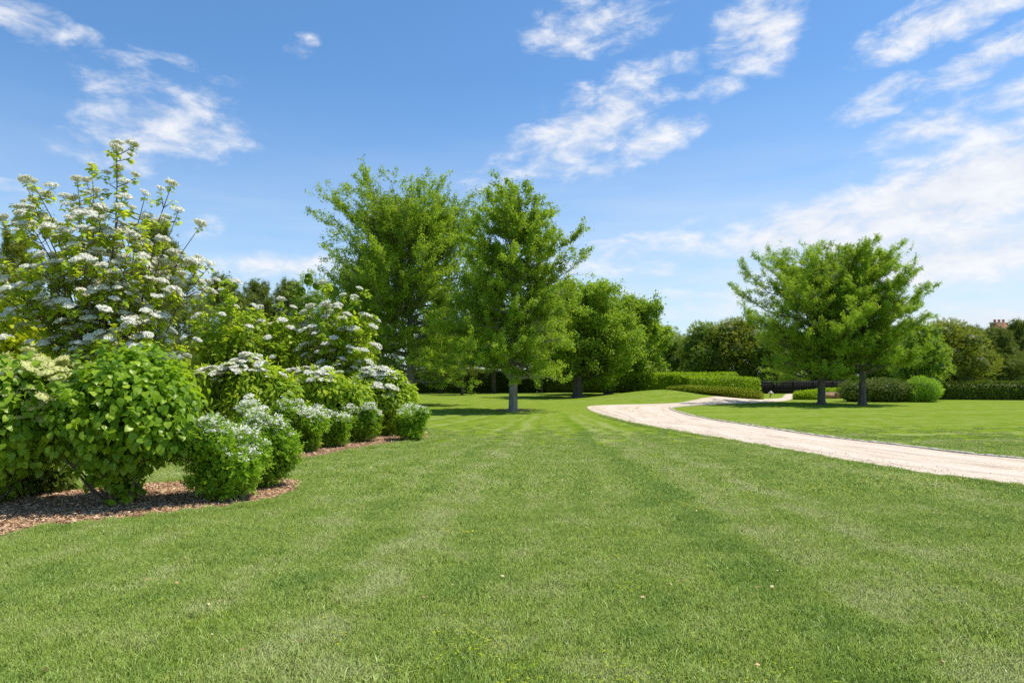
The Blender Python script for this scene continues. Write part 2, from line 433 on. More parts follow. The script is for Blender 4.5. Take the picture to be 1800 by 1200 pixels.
def ribbon(A, B, m, dz, crown=0.):
    t = np.linspace(0, 1, m)
    P = A[:, None, :] * (1 - t)[None, :, None] + B[:, None, :] * t[None, :, None]
    z = ground_z(P[..., 0], P[..., 1]) + dz + crown * (1 - (2 * t - 1) ** 2)[None]
    V = np.concatenate([P, z[..., None]], -1).reshape(-1, 3)
    n = len(A); i = np.arange(n - 1)[:, None] * m + np.arange(m - 1)[None]
    return V, np.stack([i, i + m, i + m + 1, i + 1], -1).reshape(-1, 4), t
V, Q, t = ribbon(OUT, INN, 9, .008, .02)
along = np.concatenate([[0], np.cumsum(np.linalg.norm(np.diff((OUT + INN) / 2, axis=0), axis=1))])
lane = np.stack(np.broadcast_arrays(t[None, :], along[:, None], 0 * t[None, :]), -1).reshape(-1, 3)
mb = MB(); mb.add(V, [Q]); dr = mb.build('driveway', M['gravel'], smooth=True, extra={'lane': ('FLOAT_VECTOR', lane.astype(np.float32))}); dr['kind'] = 'structure'

# stone edging on the inner side of the drive
mb = MB()
E = catmull(inner[:11], 330)
seglen = np.linalg.norm(np.diff(E, axis=0), axis=1)
for k in range(len(E) - 1):
    a, b = E[k], E[k + 1]; c = (a + b) / 2; ang = math.atan2(*(b - a)[::-1])
    nrm = np.array([-(b - a)[1], (b - a)[0]]) / seglen[k]
    c = c - nrm * .05
    h = .045 + rng.uniform(-.01, .01)
    mb.box((c[0], c[1], h / 2 - .01), (seglen[k] * .96, .14 + rng.uniform(-.02, .02), h), ang + rng.uniform(-.05, .05), rng.uniform())
tag(mb.build('stone_edging', M['stone']), 'low pale stone edging along the inner curve of the gravel drive', 'edging')

# mulch beds
bed_front = [gp(-420, 1010), gp(-160, 972), gp(0, 945), gp(70, 928), gp(200, 914), gp(330, 898), gp(410, 889), gp(475, 878), gp(515, 864), gp(529, 853), gp(518, 846)]
bed_back = [gp(470, 838), gp(350, 846), gp(250, 852), gp(150, 862), gp(40, 866), gp(-160, 866), gp(-500, 870)]
B1 = np.vstack([catmull(bed_front, 80), np.array(bed_back)])
b2_front = [gp(440, 815), gp(490, 812), gp(520, 808), gp(565, 801), gp(620, 789), gp(690, 778), gp(738, 771), gp(754, 764), gp(735, 754)]
b2_back = [gp(660, 735), gp(520, 733), gp(330, 736), gp(150, 742), gp(150, 800), gp(330, 812)]
B2 = np.vstack([catmull(b2_front, 60), np.array(b2_back)])
ring_c = np.array(gp(902, 721)); th = np.linspace(0, 2 * np.pi, 40, endpoint=False)
def poly_sheet(name, poly, z, mat):
    import bmesh
    bm = bmesh.new(); vs = [bm.verts.new((p[0], p[1], z)) for p in poly]
    f = bm.faces.new(vs); f.normal_update()
    if f.normal.z < 0: f.normal_flip()
    bmesh.ops.triangulate(bm, faces=[f])
    me = bpy.data.meshes.new(name); bm.to_mesh(me); bm.free(); me.materials.append(mat)
    o = bpy.data.objects.new(name, me); C.objects.link(o); o['kind'] = 'structure'; return o
poly_sheet('mulch_bed', B1, .008, M['mulch']); poly_sheet('mulch_bed', B2, .008, M['mulch'])
RING = ring_c + np.stack([np.cos(th) * .85, np.sin(th) * .75], 1) * (1 + .06 * np.sin(3 * th))[:, None]
poly_sheet('mulch_ring', RING, .008, M['mulch'])

def scatter_poly(poly, n):
    lo, hi = poly.min(0), poly.max(0)
    P = rng.uniform(lo, hi, size=(n * 3, 2)); P = P[in_poly(P, poly)]
    return P[:n]
mb = MB()
TPL['chip'] = (np.array([[-.14, 0, 0], [.14, .05, .02], [.12, 1, 0], [-.1, .92, .03], [0, .5, .08]]), [np.array([[0, 1, 4], [1, 2, 4], [2, 3, 4], [3, 0, 4]])])
def wide(poly): return poly
P1 = scatter_poly(np.array([p for p in B1]), 60000); P1 = P1[P1[:, 0] > -9][:42000]
P2 = scatter_poly(B2, 14000); P3 = scatter_poly(RING, 700)
for P_, s in ((P1, .045), (P2, .07), (P3, .09)):
    P_ = P_ + rng.normal(0, .035, P_.shape); n = len(P_); a = rng.uniform(0, 6.28, n)
    U = np.stack([np.cos(a), np.sin(a), rng.normal(0, .25, n)], 1); Nn = np.stack([rng.normal(0, .35, n), rng.normal(0, .35, n), np.ones(n)], 1)
    add_leaves(mb, np.column_stack([P_, .012 + rng.uniform(0, .02, n)]), Nn, U, rng.uniform(.4, 1.3, n) * s, 'chip', rng.uniform(0, 1, n) ** 1.3)
tag(mb.build('wood_chips', M['chip']), 'reddish brown wood chip mulch strewn under the shrubs', 'mulch', kind='stuff')

# ------------------------------------------------------------------ grass
def blade_patch(R, density, w, h, seed, lean=.5):
    r = np.random.default_rng(seed); n = int(density * math.pi * R * R)
    rr = R * np.sqrt(r.uniform(0, 1, n)); a = r.uniform(0, 6.28, n)
    P = np.stack([rr * np.cos(a), rr * np.sin(a), np.zeros(n)], 1)
    H = h * r.uniform(.55, 1.25, n); W = w * r.uniform(.6, 1.2, n)
    la = r.uniform(0, 6.28, n); ll = np.abs(r.normal(0, lean, n)) + .12
    D = np.stack([np.cos(la), np.sin(la), np.zeros(n)], 1)
    fa = r.uniform(0, 6.28, n); S = np.stack([np.cos(fa), np.sin(fa), np.zeros(n)], 1) * W[:, None]
    Z = np.array([0, 0, 1.])
    m = P + D * (H * ll * .35)[:, None] + Z * (H * .55)[:, None]
    t = P + D * (H * ll * 1.1)[:, None] + Z * (H * (1 - .25 * np.minimum(ll, 1.5)))[:, None]
    V = np.stack([P - S / 2, P + S / 2, m - S * .42, m + S * .42, t], 1)
    off = (np.arange(n) * 5)[:, None, None]
    q = (np.array([[0, 1, 3, 2]])[None] + off).reshape(-1, 4); tr = (np.array([[2, 3, 4]])[None] + off).reshape(-1, 3)
    tint = np.repeat(np.clip(r.beta(2, 2.4, n) + (r.uniform(0, 1, n) > .985), 0, 1), 5)
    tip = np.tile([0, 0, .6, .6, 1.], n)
    return V.reshape(-1, 3), q, tr, tint, tip

PATCH = [  # R, density, width, height
    (.30, 8600, .0038, .041, 1), (.30, 8600, .0038, .041, 2), (.30, 8600, .0040, .044, 3),      # near
    (.32, 4000, .0070, .044, 4), (.32, 4000, .0070, .047, 5),                                      # middle
    (.60, 1100, .016, .055, 6), (.60, 1100, .016, .055, 7),                                        # far
    (.10, 8000, .0050, .085, 8), (.09, 3500, .009, .075, 9), (.16, 2600, .0075, .055, 10)]            # tufts: near, middle, far
parts = []; pid = []; 
Vs, Qs, Ts, tints, tips = [], [], [], [], []; off = 0
for k, (R, dn, w, h, sd) in enumerate(PATCH):
    v, q, tr, ti, tp = blade_patch(R, dn, w, h, sd, .55)
    ti = np.clip(.35 + .5 * ti, 0, .93) if k == 9 else ti; Vs.append(v); Qs.append(q + off); Ts.append(tr + off); tints.append(ti); tips.append(tp); pid.append(np.full(len(v), k + 1)); off += len(v)

NOGRASS = [ROAD, B1, B2, RING]
LINES = [np.vstack([p, p[:1]]) for p in NOGRASS]
def clear(P, margin):
    ok = np.ones(len(P), bool)
    for poly, line in zip(NOGRASS, LINES):
        ok &= ~in_poly(P, poly)
        if margin > 0: ok[ok] &= dist_line(P[ok], line) > margin
    return ok
def frustum_grid(y0, y1, step):
    out = []
    y = y0
    while y < y1:
        x = np.arange(-.8 * y - 1.5, .8 * y + 1.5, step); out.append(np.stack([x, np.full(len(x), y)], 1)); y += step
    P = np.vstack(out); return P + rng.uniform(-.36, .36, P.shape) * step
pts = []
def put(P, var, smin=.85, smax=1.2):
    for p in P:
        pts.append((p[0], p[1], float(ground_z(p[0], p[1])), random.choice(var), rng.uniform(0, 6.28), rng.uniform(smin, smax)))
g = frustum_grid(1.6, 9.5, .33); put(g[clear(g, .24)], [1, 2, 3])
g = frustum_grid(9.3, 23.5, .40); g = g[clear(g, .24)]; g = g[rng.uniform(16, 23.5, len(g)) > g[:, 1]]
for p in g: put(p[None], [4, 5], max(.4, .95 - max(0, p[1] - 11) * .055), max(.42, 1.15 - max(0, p[1] - 11) * .06))
# ragged edges of the turf
g = frustum_grid(4, 11, .10); ok = clear(g, .06) & ~clear(g, .30); put(g[ok], [8], .5, .85)
g = frustum_grid(10.8, 28, .13); ok = clear(g, .05) & ~clear(g, .32); put(g[ok], [9], .5, .85)
# odd longer tufts
g = frustum_grid(2.4, 9, .5); ok = clear(g, .2) & (rng.uniform(0, 1, len(g)) < .16); put(g[ok], [8], .6, 1.0)
g = frustum_grid(2.4, 13, .8); ok = clear(g, .25) & (rng.uniform(0, 1, len(g)) < .14); put(g[ok], [10], .5, 1.25)
pts = np.array(pts)
np_ = len(pts)
V = np.vstack(Vs + [pts[:, :3]])
me = bpy.data.meshes.new('grass')
Qa, Ta = np.vstack(Qs), np.vstack(Ts)
li = np.concatenate([Qa.ravel(), Ta.ravel()]); tot = np.concatenate([np.full(len(Qa), 4), np.full(len(Ta), 3)])
me.vertices.add(len(V)); me.vertices.foreach_set('co', V.ravel())
me.loops.add(len(li)); me.loops.foreach_set('vertex_index', li.astype(np.int32))
me.polygons.add(len(tot)); me.polygons.foreach_set('loop_start', np.concatenate([[0], np.cumsum(tot)[:-1]]).astype(np.int32))
me.update(calc_edges=True)
def attr(name, typ, arr):
    a = me.attributes.new(name, typ, 'POINT'); a.data.foreach_set('value', arr)
attr('tint', 'FLOAT', np.concatenate(tints + [np.zeros(np_)]).astype(np.float32))
attr('tip', 'FLOAT', np.concatenate(tips + [np.zeros(np_)]).astype(np.float32))
attr('pid', 'INT', np.concatenate(pid + [np.zeros(np_)]).astype(np.int32))
attr('pvar', 'INT', np.concatenate([np.zeros(off), pts[:, 3]]).astype(np.int32))
attr('prot', 'FLOAT', np.concatenate([np.zeros(off), pts[:, 4]]).astype(np.float32))
attr('pscl', 'FLOAT', np.concatenate([np.ones(off), pts[:, 5]]).astype(np.float32))
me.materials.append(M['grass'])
grass = bpy.data.objects.new('grass', me); C.objects.link(grass)
tag(grass, 'mown green lawn grass with darker tufts and mower tracks', 'grass', kind='stuff')
ng = bpy.data.node_groups.new('turf', 'GeometryNodeTree')
ng.interface.new_socket('Geometry', in_out='INPUT', socket_type='NodeSocketGeometry')
ng.interface.new_socket('Geometry', in_out='OUTPUT', socket_type='NodeSocketGeometry')
gi = ng.nodes.new('NodeGroupInput'); go = ng.nodes.new('NodeGroupOutput')
def named(nm, typ):
    n = ng.nodes.new('GeometryNodeInputNamedAttribute'); n.data_type = typ; n.inputs[0].default_value = nm; return n.outputs[0]
def eq(sock, k):
    n = ng.nodes.new('FunctionNodeCompare'); n.data_type = 'INT'; n.operation = 'EQUAL'
    ng.links.new(sock, n.inputs[2]); n.inputs[3].default_value = k; return n.outputs[0]
def sepg(k):
    n = ng.nodes.new('GeometryNodeSeparateGeometry'); n.domain = 'POINT'
    ng.links.new(gi.outputs[0], n.inputs[0]); ng.links.new(eq(named('pid', 'INT'), k), n.inputs[1]); return n.outputs[0]
P0 = sepg(0); join = ng.nodes.new('GeometryNodeJoinGeometry')
for k in range(1, len(PATCH) + 1):
    iop = ng.nodes.new('GeometryNodeInstanceOnPoints')
    ng.links.new(P0, iop.inputs['Points']); ng.links.new(eq(named('pvar', 'INT'), k), iop.inputs['Selection'])
    ng.links.new(sepg(k), iop.inputs['Instance'])
    cx = ng.nodes.new('ShaderNodeCombineXYZ'); ng.links.new(named('prot', 'FLOAT'), cx.inputs[2])
    ng.links.new(cx.outputs[0], iop.inputs['Rotation']); ng.links.new(named('pscl', 'FLOAT'), iop.inputs['Scale'])
    ng.links.new(iop.outputs[0], join.inputs[0])
ng.links.new(join.outputs[0], go.inputs[0])
md = grass.modifiers.new('turf', 'NODES'); md.node_group = ng

# ------------------------------------------------------------------ foliage generators
def blob_leaves(mb, lumps, n, tpl, size, seed, depth=.35, amp=.16, freq=2.2, up=.6, out=.6, jit=.6, droop=.35, tint_amp=.22, zmin=.03, gap=-9, ulift=0):
    r = np.random.default_rng(seed); L = np.array(lumps, float)
    area = (L[:, 3] * L[:, 4] + L[:, 3] * L[:, 5] + L[:, 4] * L[:, 5]); pr = area / area.sum()
    nf = make_noise3(seed + 1, freq); nf2 = make_noise3(seed + 2, freq * 2.6)
    got = []; need = n
    for _ in range(6):
        m = int(need * 1.6) + 50
        k = r.choice(len(L), m, p=pr); d = unit(r.normal(size=(m, 3)))
        c = L[k, :3]; R = L[k, 3:]
        s0 = c + d * R
        rr = 1 + amp * nf(s0) + amp * .6 * nf2(s0) - depth * r.uniform(0, 1, m) ** 1.6
        p = c + d * R * rr[:, None]
        keep = (p[:, 2] > zmin) & ((nf2(p * .9) + .4 * nf(p)) > gap)
        for j in range(len(L)):
            q = np.linalg.norm((p - L[j, :3]) / L[j, 3:], axis=1)
            keep &= ~((q < 1 - depth * 1.15) & (k != j))
        o = unit(d / R)
        got.append(np.hstack([p[keep], o[keep], rr[keep, None]])); need -= keep.sum()
        if need <= 0: break
    A = np.vstack(got)[:n]; P, O, rr = A[:, :3], A[:, 3:6], A[:, 6]
    n = len(P); g = r.normal(size=(n, 3))
    Nn = unit(O * out + np.array([0, 0, up]) + g * jit * .6)
    U = unit(O * .7 + np.array([0, 0, ulift - droop]) + r.normal(size=(n, 3)) * jit)
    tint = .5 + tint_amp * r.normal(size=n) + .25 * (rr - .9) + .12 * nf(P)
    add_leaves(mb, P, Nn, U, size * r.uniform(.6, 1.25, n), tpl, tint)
    return P, O

def core(mb, lumps, s=.72, tint=0., k=10):  # solid inside the leaves, its dark tint paints the shade of the interior
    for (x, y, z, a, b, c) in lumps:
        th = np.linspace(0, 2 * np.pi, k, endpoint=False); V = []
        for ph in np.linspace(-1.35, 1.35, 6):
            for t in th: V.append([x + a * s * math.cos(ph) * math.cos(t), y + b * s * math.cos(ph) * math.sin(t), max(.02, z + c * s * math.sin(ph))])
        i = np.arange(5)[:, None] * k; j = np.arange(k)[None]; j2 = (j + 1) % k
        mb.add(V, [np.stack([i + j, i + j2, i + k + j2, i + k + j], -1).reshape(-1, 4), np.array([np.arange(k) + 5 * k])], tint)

def curve_pts(a, b, sag, n=6, wob=0., r=None):
    t = np.linspace(0, 1, n)[:, None]; P = a * (1 - t) + b * t
    P[:, 2] += sag * (4 * t * (1 - t))[:, 0]
    if wob and r is not None: P[1:-1] += r.normal(0, wob, (n - 2, 3))
    return P

def grow(root, seed, H, r0, env, nprim=46, base=.14, rise=(.15, .9), sec=3.2, tw=3.4, twl=.55, nleaf=36000, tpl='fan', size=.085,
         lm='ginkgo', bark='bark_grey', spread=.05, droop=.3, up=.8, tip_up=.25, lean=(0, 0), multi=0, dens_top=.9, bow=.12, sec_l=.42, flat=.5, twig_rad=True, clump=1.5, gap=-.42):
    r = np.random.default_rng(seed)
    tb = MB()
    tz = np.linspace(0, 1, 14); wob = np.cumsum(r.normal(0, .012, (14, 2)), axis=0) * H * .12
    T = np.column_stack([lean[0] * tz ** 1.3 + wob[:, 0] * tz, lean[1] * tz ** 1.3 + wob[:, 1] * tz, tz * H * .97])
    R = r0 * np.maximum(1 - tz, .0) ** .85 + .012; R[0] *= 1.35
    T = np.vstack([T[:1] - [0, 0, .15], T[:1], T[:1] + [0, 0, .18], T[1:]]); R = np.concatenate([[R[0] * 1.5, R[0] * 1.15, r0 * 1.05], R[1:]]); tz = np.concatenate([[-.02, 0, .18 / H], tz[1:]])
    tb.tube(T, R, 12)
    tr = lambda t: np.array([np.interp(t, tz, T[:, k]) for k in range(3)])
    TW = []; TWt = []
    for i in range(nprim):
        t = base + (1 - base) * ((i + r.uniform(0, 1)) / nprim) ** dens_top
        az = i * 2.39996 + r.normal(0, .25)
        L = env(t, az) * r.uniform(.78, 1.12)
        if L < .15: L = .15
        el = rise[0] + (rise[1] - rise[0]) * t + r.normal(0, .12)
        a = tr(t * .97); hd = np.array([math.cos(az), math.sin(az), 0])
        b = a + hd * L + np.array([0, 0, L * math.tan(min(el, 1.2))])
        if b[2] > H * 1.02: b[2] = H * r.uniform(.95, 1.03)
        P = curve_pts(a, b, -bow * L * .5 if el > .2 else bow * L * .4, 7, .03 * L, r)
        ra = max(.012, np.interp(t, tz, R) * .5)
        tb.tube(P, np.linspace(ra, .006, 7), 5, False)
        bd = unit(b - a); ct = r.normal(0, .10)
        ns = max(2, int(L * sec))
        for s in np.linspace(.16, 1, ns) + r.uniform(-.03, .03, ns):
            s = min(max(s, .1), 1); sgn = r.choice([-1, 1])
            p0 = np.array([np.interp(s, np.linspace(0, 1, 7), P[:, k]) for k in range(3)])
            ang = sgn * r.uniform(.45, 1.15) * (1.1 - .6 * s)
            d = np.array([bd[0] * math.cos(ang) - bd[1] * math.sin(ang), bd[0] * math.sin(ang) + bd[1] * math.cos(ang), bd[2] * .7 + r.normal(tip_up, flat)])
            d = unit(d); sl = L * sec_l * (1.15 - s) * r.uniform(.6, 1.2) + .25
            p1 = p0 + d * sl
            Ps = curve_pts(p0, p1, -.06 * sl, 4)
            tb.tube(Ps, np.linspace(max(.008, ra * .4 * (1.1 - s)), .004, 4), 4, False)
            nt_ = max(2, int(sl * tw) + 1); ct2 = ct + r.normal(0, .06)
            for q in np.linspace(.1, 1, nt_):
                u0 = p0 + (p1 - p0) * q
                dd = unit(d * r.uniform(.5, 1.1) + r.normal(0, .55, 3) * np.array([1, 1, flat + .2]) + np.array([0, 0, tip_up]))
                TW.append(np.hstack([u0, u0 + dd * twl * r.uniform(.5, 1.25)])); TWt.append(ct2)
    TW = np.array(TW); TWt = np.array(TWt); per = max(2, int(nleaf / len(TW)))
    n = len(TW) * per; A = np.repeat(TW, per, 0); tt = np.repeat(TWt, per)
    s = r.uniform(.0, 1.03, n)[:, None]; d = unit(A[:, 3:] - A[:, :3])
    P = A[:, :3] * (1 - s) + A[:, 3:] * s + r.normal(0, spread, (n, 3))
    nf = make_noise3(seed + 4, clump); nv = nf(P)
    ok = (P[:, 2] > .5) & (nv > gap + r.normal(0, .18, n)); P, tt, d, nv = P[ok], tt[ok], d[ok], nv[ok]; n = len(P)
    tt = tt + .22 * nv
    U = d * .55 + r.normal(0, .6, (n, 3)) + np.array([0, 0, -droop])
    Nn = unit(np.array([0, 0, up]) + r.normal(0, .55, (n, 3)))
    lb = MB()
    add_leaves(lb, P, Nn, U, size * r.uniform(.6, 1.2, n), tpl, .5 + tt + r.normal(0, .17, n))
    if twig_rad:
        for k in range(0, len(TW), 2): tb.tube(TW[k].reshape(2, 3), [.006, .003], 3, False)
    tb.build('trunk', M[bark], root, smooth=True)
    lb.build('crown', M[lm], root)

def env_fn(ts, rs, seed, amp=.18, dirs=None):
    r = np.random.default_rng(seed); ph = r.uniform(0, 6.28, 4); pt = r.uniform(0, 6.28, 4)
    def f(t, az):
        v = np.interp(t, ts, rs) * (1 + amp * (math.sin(az + ph[0] + 3 * t) * .5 + math.sin(2 * az + ph[1] + 7 * t) * .5 + .6 * math.sin(13 * t + pt[0] + az)))
        if dirs:
            for (a0, w, t0, t1, g) in dirs:
                da = abs((az - a0 + math.pi) % (2 * math.pi) - math.pi)
                if da < w and t0 < t < t1: v *= 1 + (g - 1) * (1 - da / w)
        return v
    return f

# ------------------------------------------------------------------ the specimen trees
loc = base_at(722, 712.5)
d = loc[1]; t = thing('ginkgo_tree', 'tallest broad green tree with a spreading vase shaped crown beside the white flowering shrubs', 'tree', loc, 'young trees on the lawn')
Hh = zat(306, d) - 1.5
grow(t, 21, Hh, .24, env_fn([.1, .2, .4, .6, .8, .92, 1], [2.9, 4.0, 4.5, 4.5, 4.2, 3.2, 1.6], 1, .10), nprim=120, base=.10, rise=(-.10, .85), dens_top=.66, gap=-.50, nleaf=270000, size=.088, spread=.075, twl=.6, sec=2.8, tw=3.0)
loc = base_at(902, 722.5); d = loc[1]
t = thing('ginkgo_tree', 'green tree with straight grey trunk in a mulch ring near the drive bend', 'tree', loc, 'young trees on the lawn')
grow(t, 34, zat(308, d) - .75, .20, env_fn([.12, .2, .35, .5, .65, .8, .92, 1], [1.8, 2.6, 2.9, 2.8, 2.5, 2.0, 1.1, .3], 5, .14, [(0.0, .4, .6, .72, 1.25)]), nprim=92, base=.15, rise=(-.12, .75), nleaf=200000, gap=-.36, size=.08, spread=.07, twl=.5, sec=3., tw=3.2)
loc = base_at(1444, 710.5); d = loc[1]
t = thing('feathery_tree', 'wide feathery green tree with a dark straight trunk beside the low clipped hedge', 'tree', loc, 'young trees on the lawn')
grow(t, 55, zat(420, d) - 1.0, .21, env_fn([.1, .2, .4, .6, .75, .9, 1], [2.5, 3.8, 4.1, 3.8, 3.1, 2.1, .6], 9, .12, [(math.pi, .7, .3, .9, 1.16)]), nprim=78, base=.17, rise=(.08, .85), nleaf=125000, gap=-.46, tpl='spray', size=.145, lm='feather', twl=.6, sec=2.5, tw=2.5, flat=.28, bark='bark_dark', spread=.07, up=1.0)
loc = base_at(1516, 711.5); d = loc[1]
t = thing('feathery_tree', 'narrower feathery green tree on the right of the pair, in front of the rounded yews', 'tree', loc, 'young trees on the lawn')
grow(t, 62, zat(414, d) - 1.0, .19, env_fn([.1, .2, .4, .6, .75, .9, 1], [2.2, 2.6, 2.6, 2.3, 2.0, 1.3, .4], 12, .14, [(0, .6, .3, .62, 1.1)]), nprim=70, base=.2, rise=(.1, .8), nleaf=95000, gap=-.46, tpl='spray', size=.145, lm='feather', twl=.55, sec=2.8, tw=2.6, flat=.28, bark='bark_dark', spread=.07, up=1.0)
loc = base_at(1015, 698.5); d = loc[1]
t = thing('maple_tree', 'dense rounded maple with low forking limbs, left of the lawn mound', 'tree', loc, 'maples beside the mound')
grow(t, 71, zat(496, d) - .6, .36, env_fn([.1, .2, .4, .6, .8, .92, 1], [2.6, 3.9, 4.0, 3.4, 2.4, 1.5, .4], 15, .08), nprim=76, base=.17, rise=(.15, .8), nleaf=100000, tpl='rhomb', size=.19, lm='maple', clump=1.0, twl=.6, sec=2.1, tw=2.4, bark='bark_dark', spread=.16, lean=(.8, 0))
loc = base_at(1070, 693.5); d = loc[1]
t = thing('maple_tree', 'dense maple with crown sloping down to the right, behind the lawn mound', 'tree', loc, 'maples beside the mound')
grow(t, 77, zat(522, d) - .6, .36, env_fn([.08, .2, .4, .6, .8, .92, 1], [3.4, 4.3, 4.2, 3.5, 2.4, 1.4, .4], 18, .08), nprim=84, base=.11, rise=(.05, .7), nleaf=105000, tpl='rhomb', size=.22, lm='maple', clump=.9, twl=.7, sec=2., tw=2.2, bark='bark_dark', spread=.18, lean=(1.3, 0))

# ------------------------------------------------------------------ background trees
def back_tree(px, py_top, d, width_px, label, seed, lm='back', n=6500, size=.30, tpl='spray', kind='round', z0=.12, bark='bark_dark', name='broadleaf_tree', group='trees at the far edge of the grounds', cat='tree'):
    x = xat(px, d); z = float(ground_z(x, d)); H = zat(py_top, d) - z; W = width_px / F * d / 2
    t = thing(name, label, cat, (x, d, z), group)
    r = np.random.default_rng(seed); lumps = []
    for k in range(16):
        h = z0 + (1 - z0) * (k + .5) / 16; prof = math.sin(math.pi * min(1, (h - z0) / (1 - z0) * .86 + .14)) ** .6
        a = k * 2.4 + r.normal(0, .3); rr = W * .55 * prof * r.uniform(.6, 1.1)
        s = W * r.uniform(.36, .52) * (.55 + .45 * prof); sz = min(s * .8, H * .2)
        zz = min(h * H, H - sz * .95)
        lumps.append((rr * math.cos(a), rr * math.sin(a), max(zz, sz * .8 + z0 * H * .4), s, s, sz))
    lb = MB(); core(lb, lumps, .62, 0.)
    blob_leaves(lb, lumps, n, tpl, size, seed, depth=.32, amp=.18, freq=5 / W, up=.7, droop=.1, ulift=.35)
    tb = MB(); tb.tube([[0, 0, -.1], [.03, 0, H * .1], [.05, .02, H * .35], [0, 0, H * .7]], [.03 * H, .024 * H, .018 * H, .006 * H], 8)
    for k in range(5):
        a = k * 1.3 + r.uniform(0, .5); b = np.array([math.cos(a) * W * .5, math.sin(a) * W * .5, H * r.uniform(.35, .6)])
        tb.tube(curve_pts(np.array([.03, 0, H * .15 + .04 * H * k / 2]), b, -.1, 5), np.linspace(.012 * H, .004, 5), 5, False)
    tb.build('trunk', M[bark], t, True); lb.build('crown', M[lm], t)

def pine(px, py_top, d, width_px, label, seed, n=5200, size=.34, clear_h=.16, group='pines at the far edge of the grounds', tip=True, lm='pine', name='pine_tree', crooked=0.):
    x = xat(px, d); z = float(ground_z(x, d)); H = zat(py_top, d) - z; W = width_px / F * d / 2
    t = thing(name, label, 'tree', (x, d, z), group); r = np.random.default_rng(seed)
    tb = MB(); tz = np.linspace(0, 1, 8); T = np.column_stack([np.cumsum(r.normal(0, .1 + crooked, 8)) * tz, np.cumsum(r.normal(0, .08, 8)) * tz, tz * H * .98]); T[0, 2] = -.1
    tb.tube(T, .024 * H * (1 - tz) + .02, 8)
    P, Nn, U = [], [], []
    W *= 1.12
    nb = 60
    for i in range(nb):
        t0 = clear_h + (1 - clear_h) * ((i + r.uniform(0, 1)) / nb)
        L = W * (1.12 - t0) ** .85 * r.uniform(.7, 1.12) * (1 if t0 > clear_h + .08 else .8); az = i * 2.4 + r.normal(0, .3)
        a = np.array([np.interp(t0, tz, T[:, k]) for k in range(3)]); b = a + np.array([math.cos(az) * L, math.sin(az) * L, L * r.uniform(-.05, .45)])
        tb.tube(curve_pts(a, b, -.08 * L, 5), np.linspace(.009 * H * (1.05 - t0) + .012, .005, 5), 4, False)
        m = int(n / nb * (L / W + .25)); s = r.uniform(.22, 1.02, m) ** .8
        side = r.normal(0, .30, m) * L * (1.1 - .4 * s)
        p = a + (b - a) * s[:, None] + np.stack([-math.sin(az) * side, math.cos(az) * side, r.normal(0, .26, m) + .06], 1)
        P.append(p); U.append(unit(b - a) * .6 + np.array([0, 0, .55]) + r.normal(0, .45, (m, 3)))
    m = 90; s = r.uniform(.86, 1, m); p = np.column_stack([r.normal(0, .16, m) * (1.15 - s) * W * 2 + T[-1, 0], r.normal(0, .16, m) * (1.15 - s) * W * 2 + T[-1, 1], s * H]); P.append(p); U.append(np.array([0, 0, 1.]) + r.normal(0, .3, (m, 3)))
    P = np.vstack(P); U = np.vstack(U); k = len(P)
    nf = make_noise3(seed, 1.2)
    lb = MB(); add_leaves(lb, P, r.normal(size=(k, 3)), U, size * r.uniform(.6, 1.3, k), 'tuft', .48 + r.normal(0, .17, k) + .15 * nf(P))
    tb.build('trunk', M['bark_dark'], t, True); lb.build('crown', M[lm], t)

# left: pines behind the flowering shrubs
for k, (px, top, d, w, lab) in enumerate([
        (278, 392, 40, 190, 'dark pine rising directly behind the tall white flowering shrub'),
        (392, 492, 52, 170, 'brownish green pine just right of the tall white flowering shrub'),
        (452, 500, 56, 150, 'pine in the middle of the gap of sky, behind the leafy shrubs'),
        (503, 498, 58, 140, 'pine with a pointed top, left of the feathery sapling'),
        (22, 412, 46, 170, 'olive pine at the left edge of the view behind the white blossom'),
        (640, 455, 60, 170, 'dark pine filling the space behind the tallest green tree'),
        (775, 520, 64, 120, 'pine with a pale straight stem behind the hanging bright spray'),
        (868, 505, 64, 140, 'thick stemmed pine just left of the grey trunk in the mulch ring'),
        (950, 500, 66, 130, 'pine just right of the grey trunk in the mulch ring'),
        ]):
    pine(px, top, d, w, lab, 200 + k, clear_h=.24 if px > 700 else .06, lm='olive' if px == 22 else 'pine', n=9000, size=.38)
# low drooping yellow pine limb tree behind the ginkgos
pine(812, 605, 58, 120, 'small pale yellowish pine with a low flat canopy in front of the dark hedge', 231, n=2200, clear_h=.42, lm='olive')
back_tree(545, 478, 46, 95, 'thin pale green sapling standing out against the sky left of the tallest tree', 240, 'feather', 1100, .34, z0=.3)
back_tree(612, 470, 55, 150, 'dark rounded tree close behind the left side of the tallest tree', 241, 'back', 6000, .3)

# centre: between the maples and the right hand pair
for k, (px, top, d, w, lm, lab) in enumerate([
        (1158, 572, 75, 110, 'back', 'grey green tree peeping out right of the sloping maple crown'),
        (1205, 590, 84, 90, 'back', 'low distant tree at the dip of the skyline'),
        (1240, 568, 72, 110, 'back', 'mid green tree with layered boughs above the bright clipped hedge'),
        (1300, 558, 70, 130, 'olive', 'bronze topped tree behind the left side of the feathery tree'),
        (1375, 575, 66, 130, 'back', 'shadowed tree behind the yellow hydrant'),
        (1455, 570, 70, 140, 'back', 'shadowed tree behind the trunk of the wide feathery tree'),
        (1560, 575, 62, 120, 'back', 'shadowed tree behind the rounded yews'),
        ]):
    back_tree(px, top, d, w, lab, 260 + k, lm, 5600, .36)
back_tree(1665, 562, 50, 165, 'bushy bronze green tree with yellow tinged leaves right of the feathery pair', 281, 'olive', 10000, .24, z0=.1)
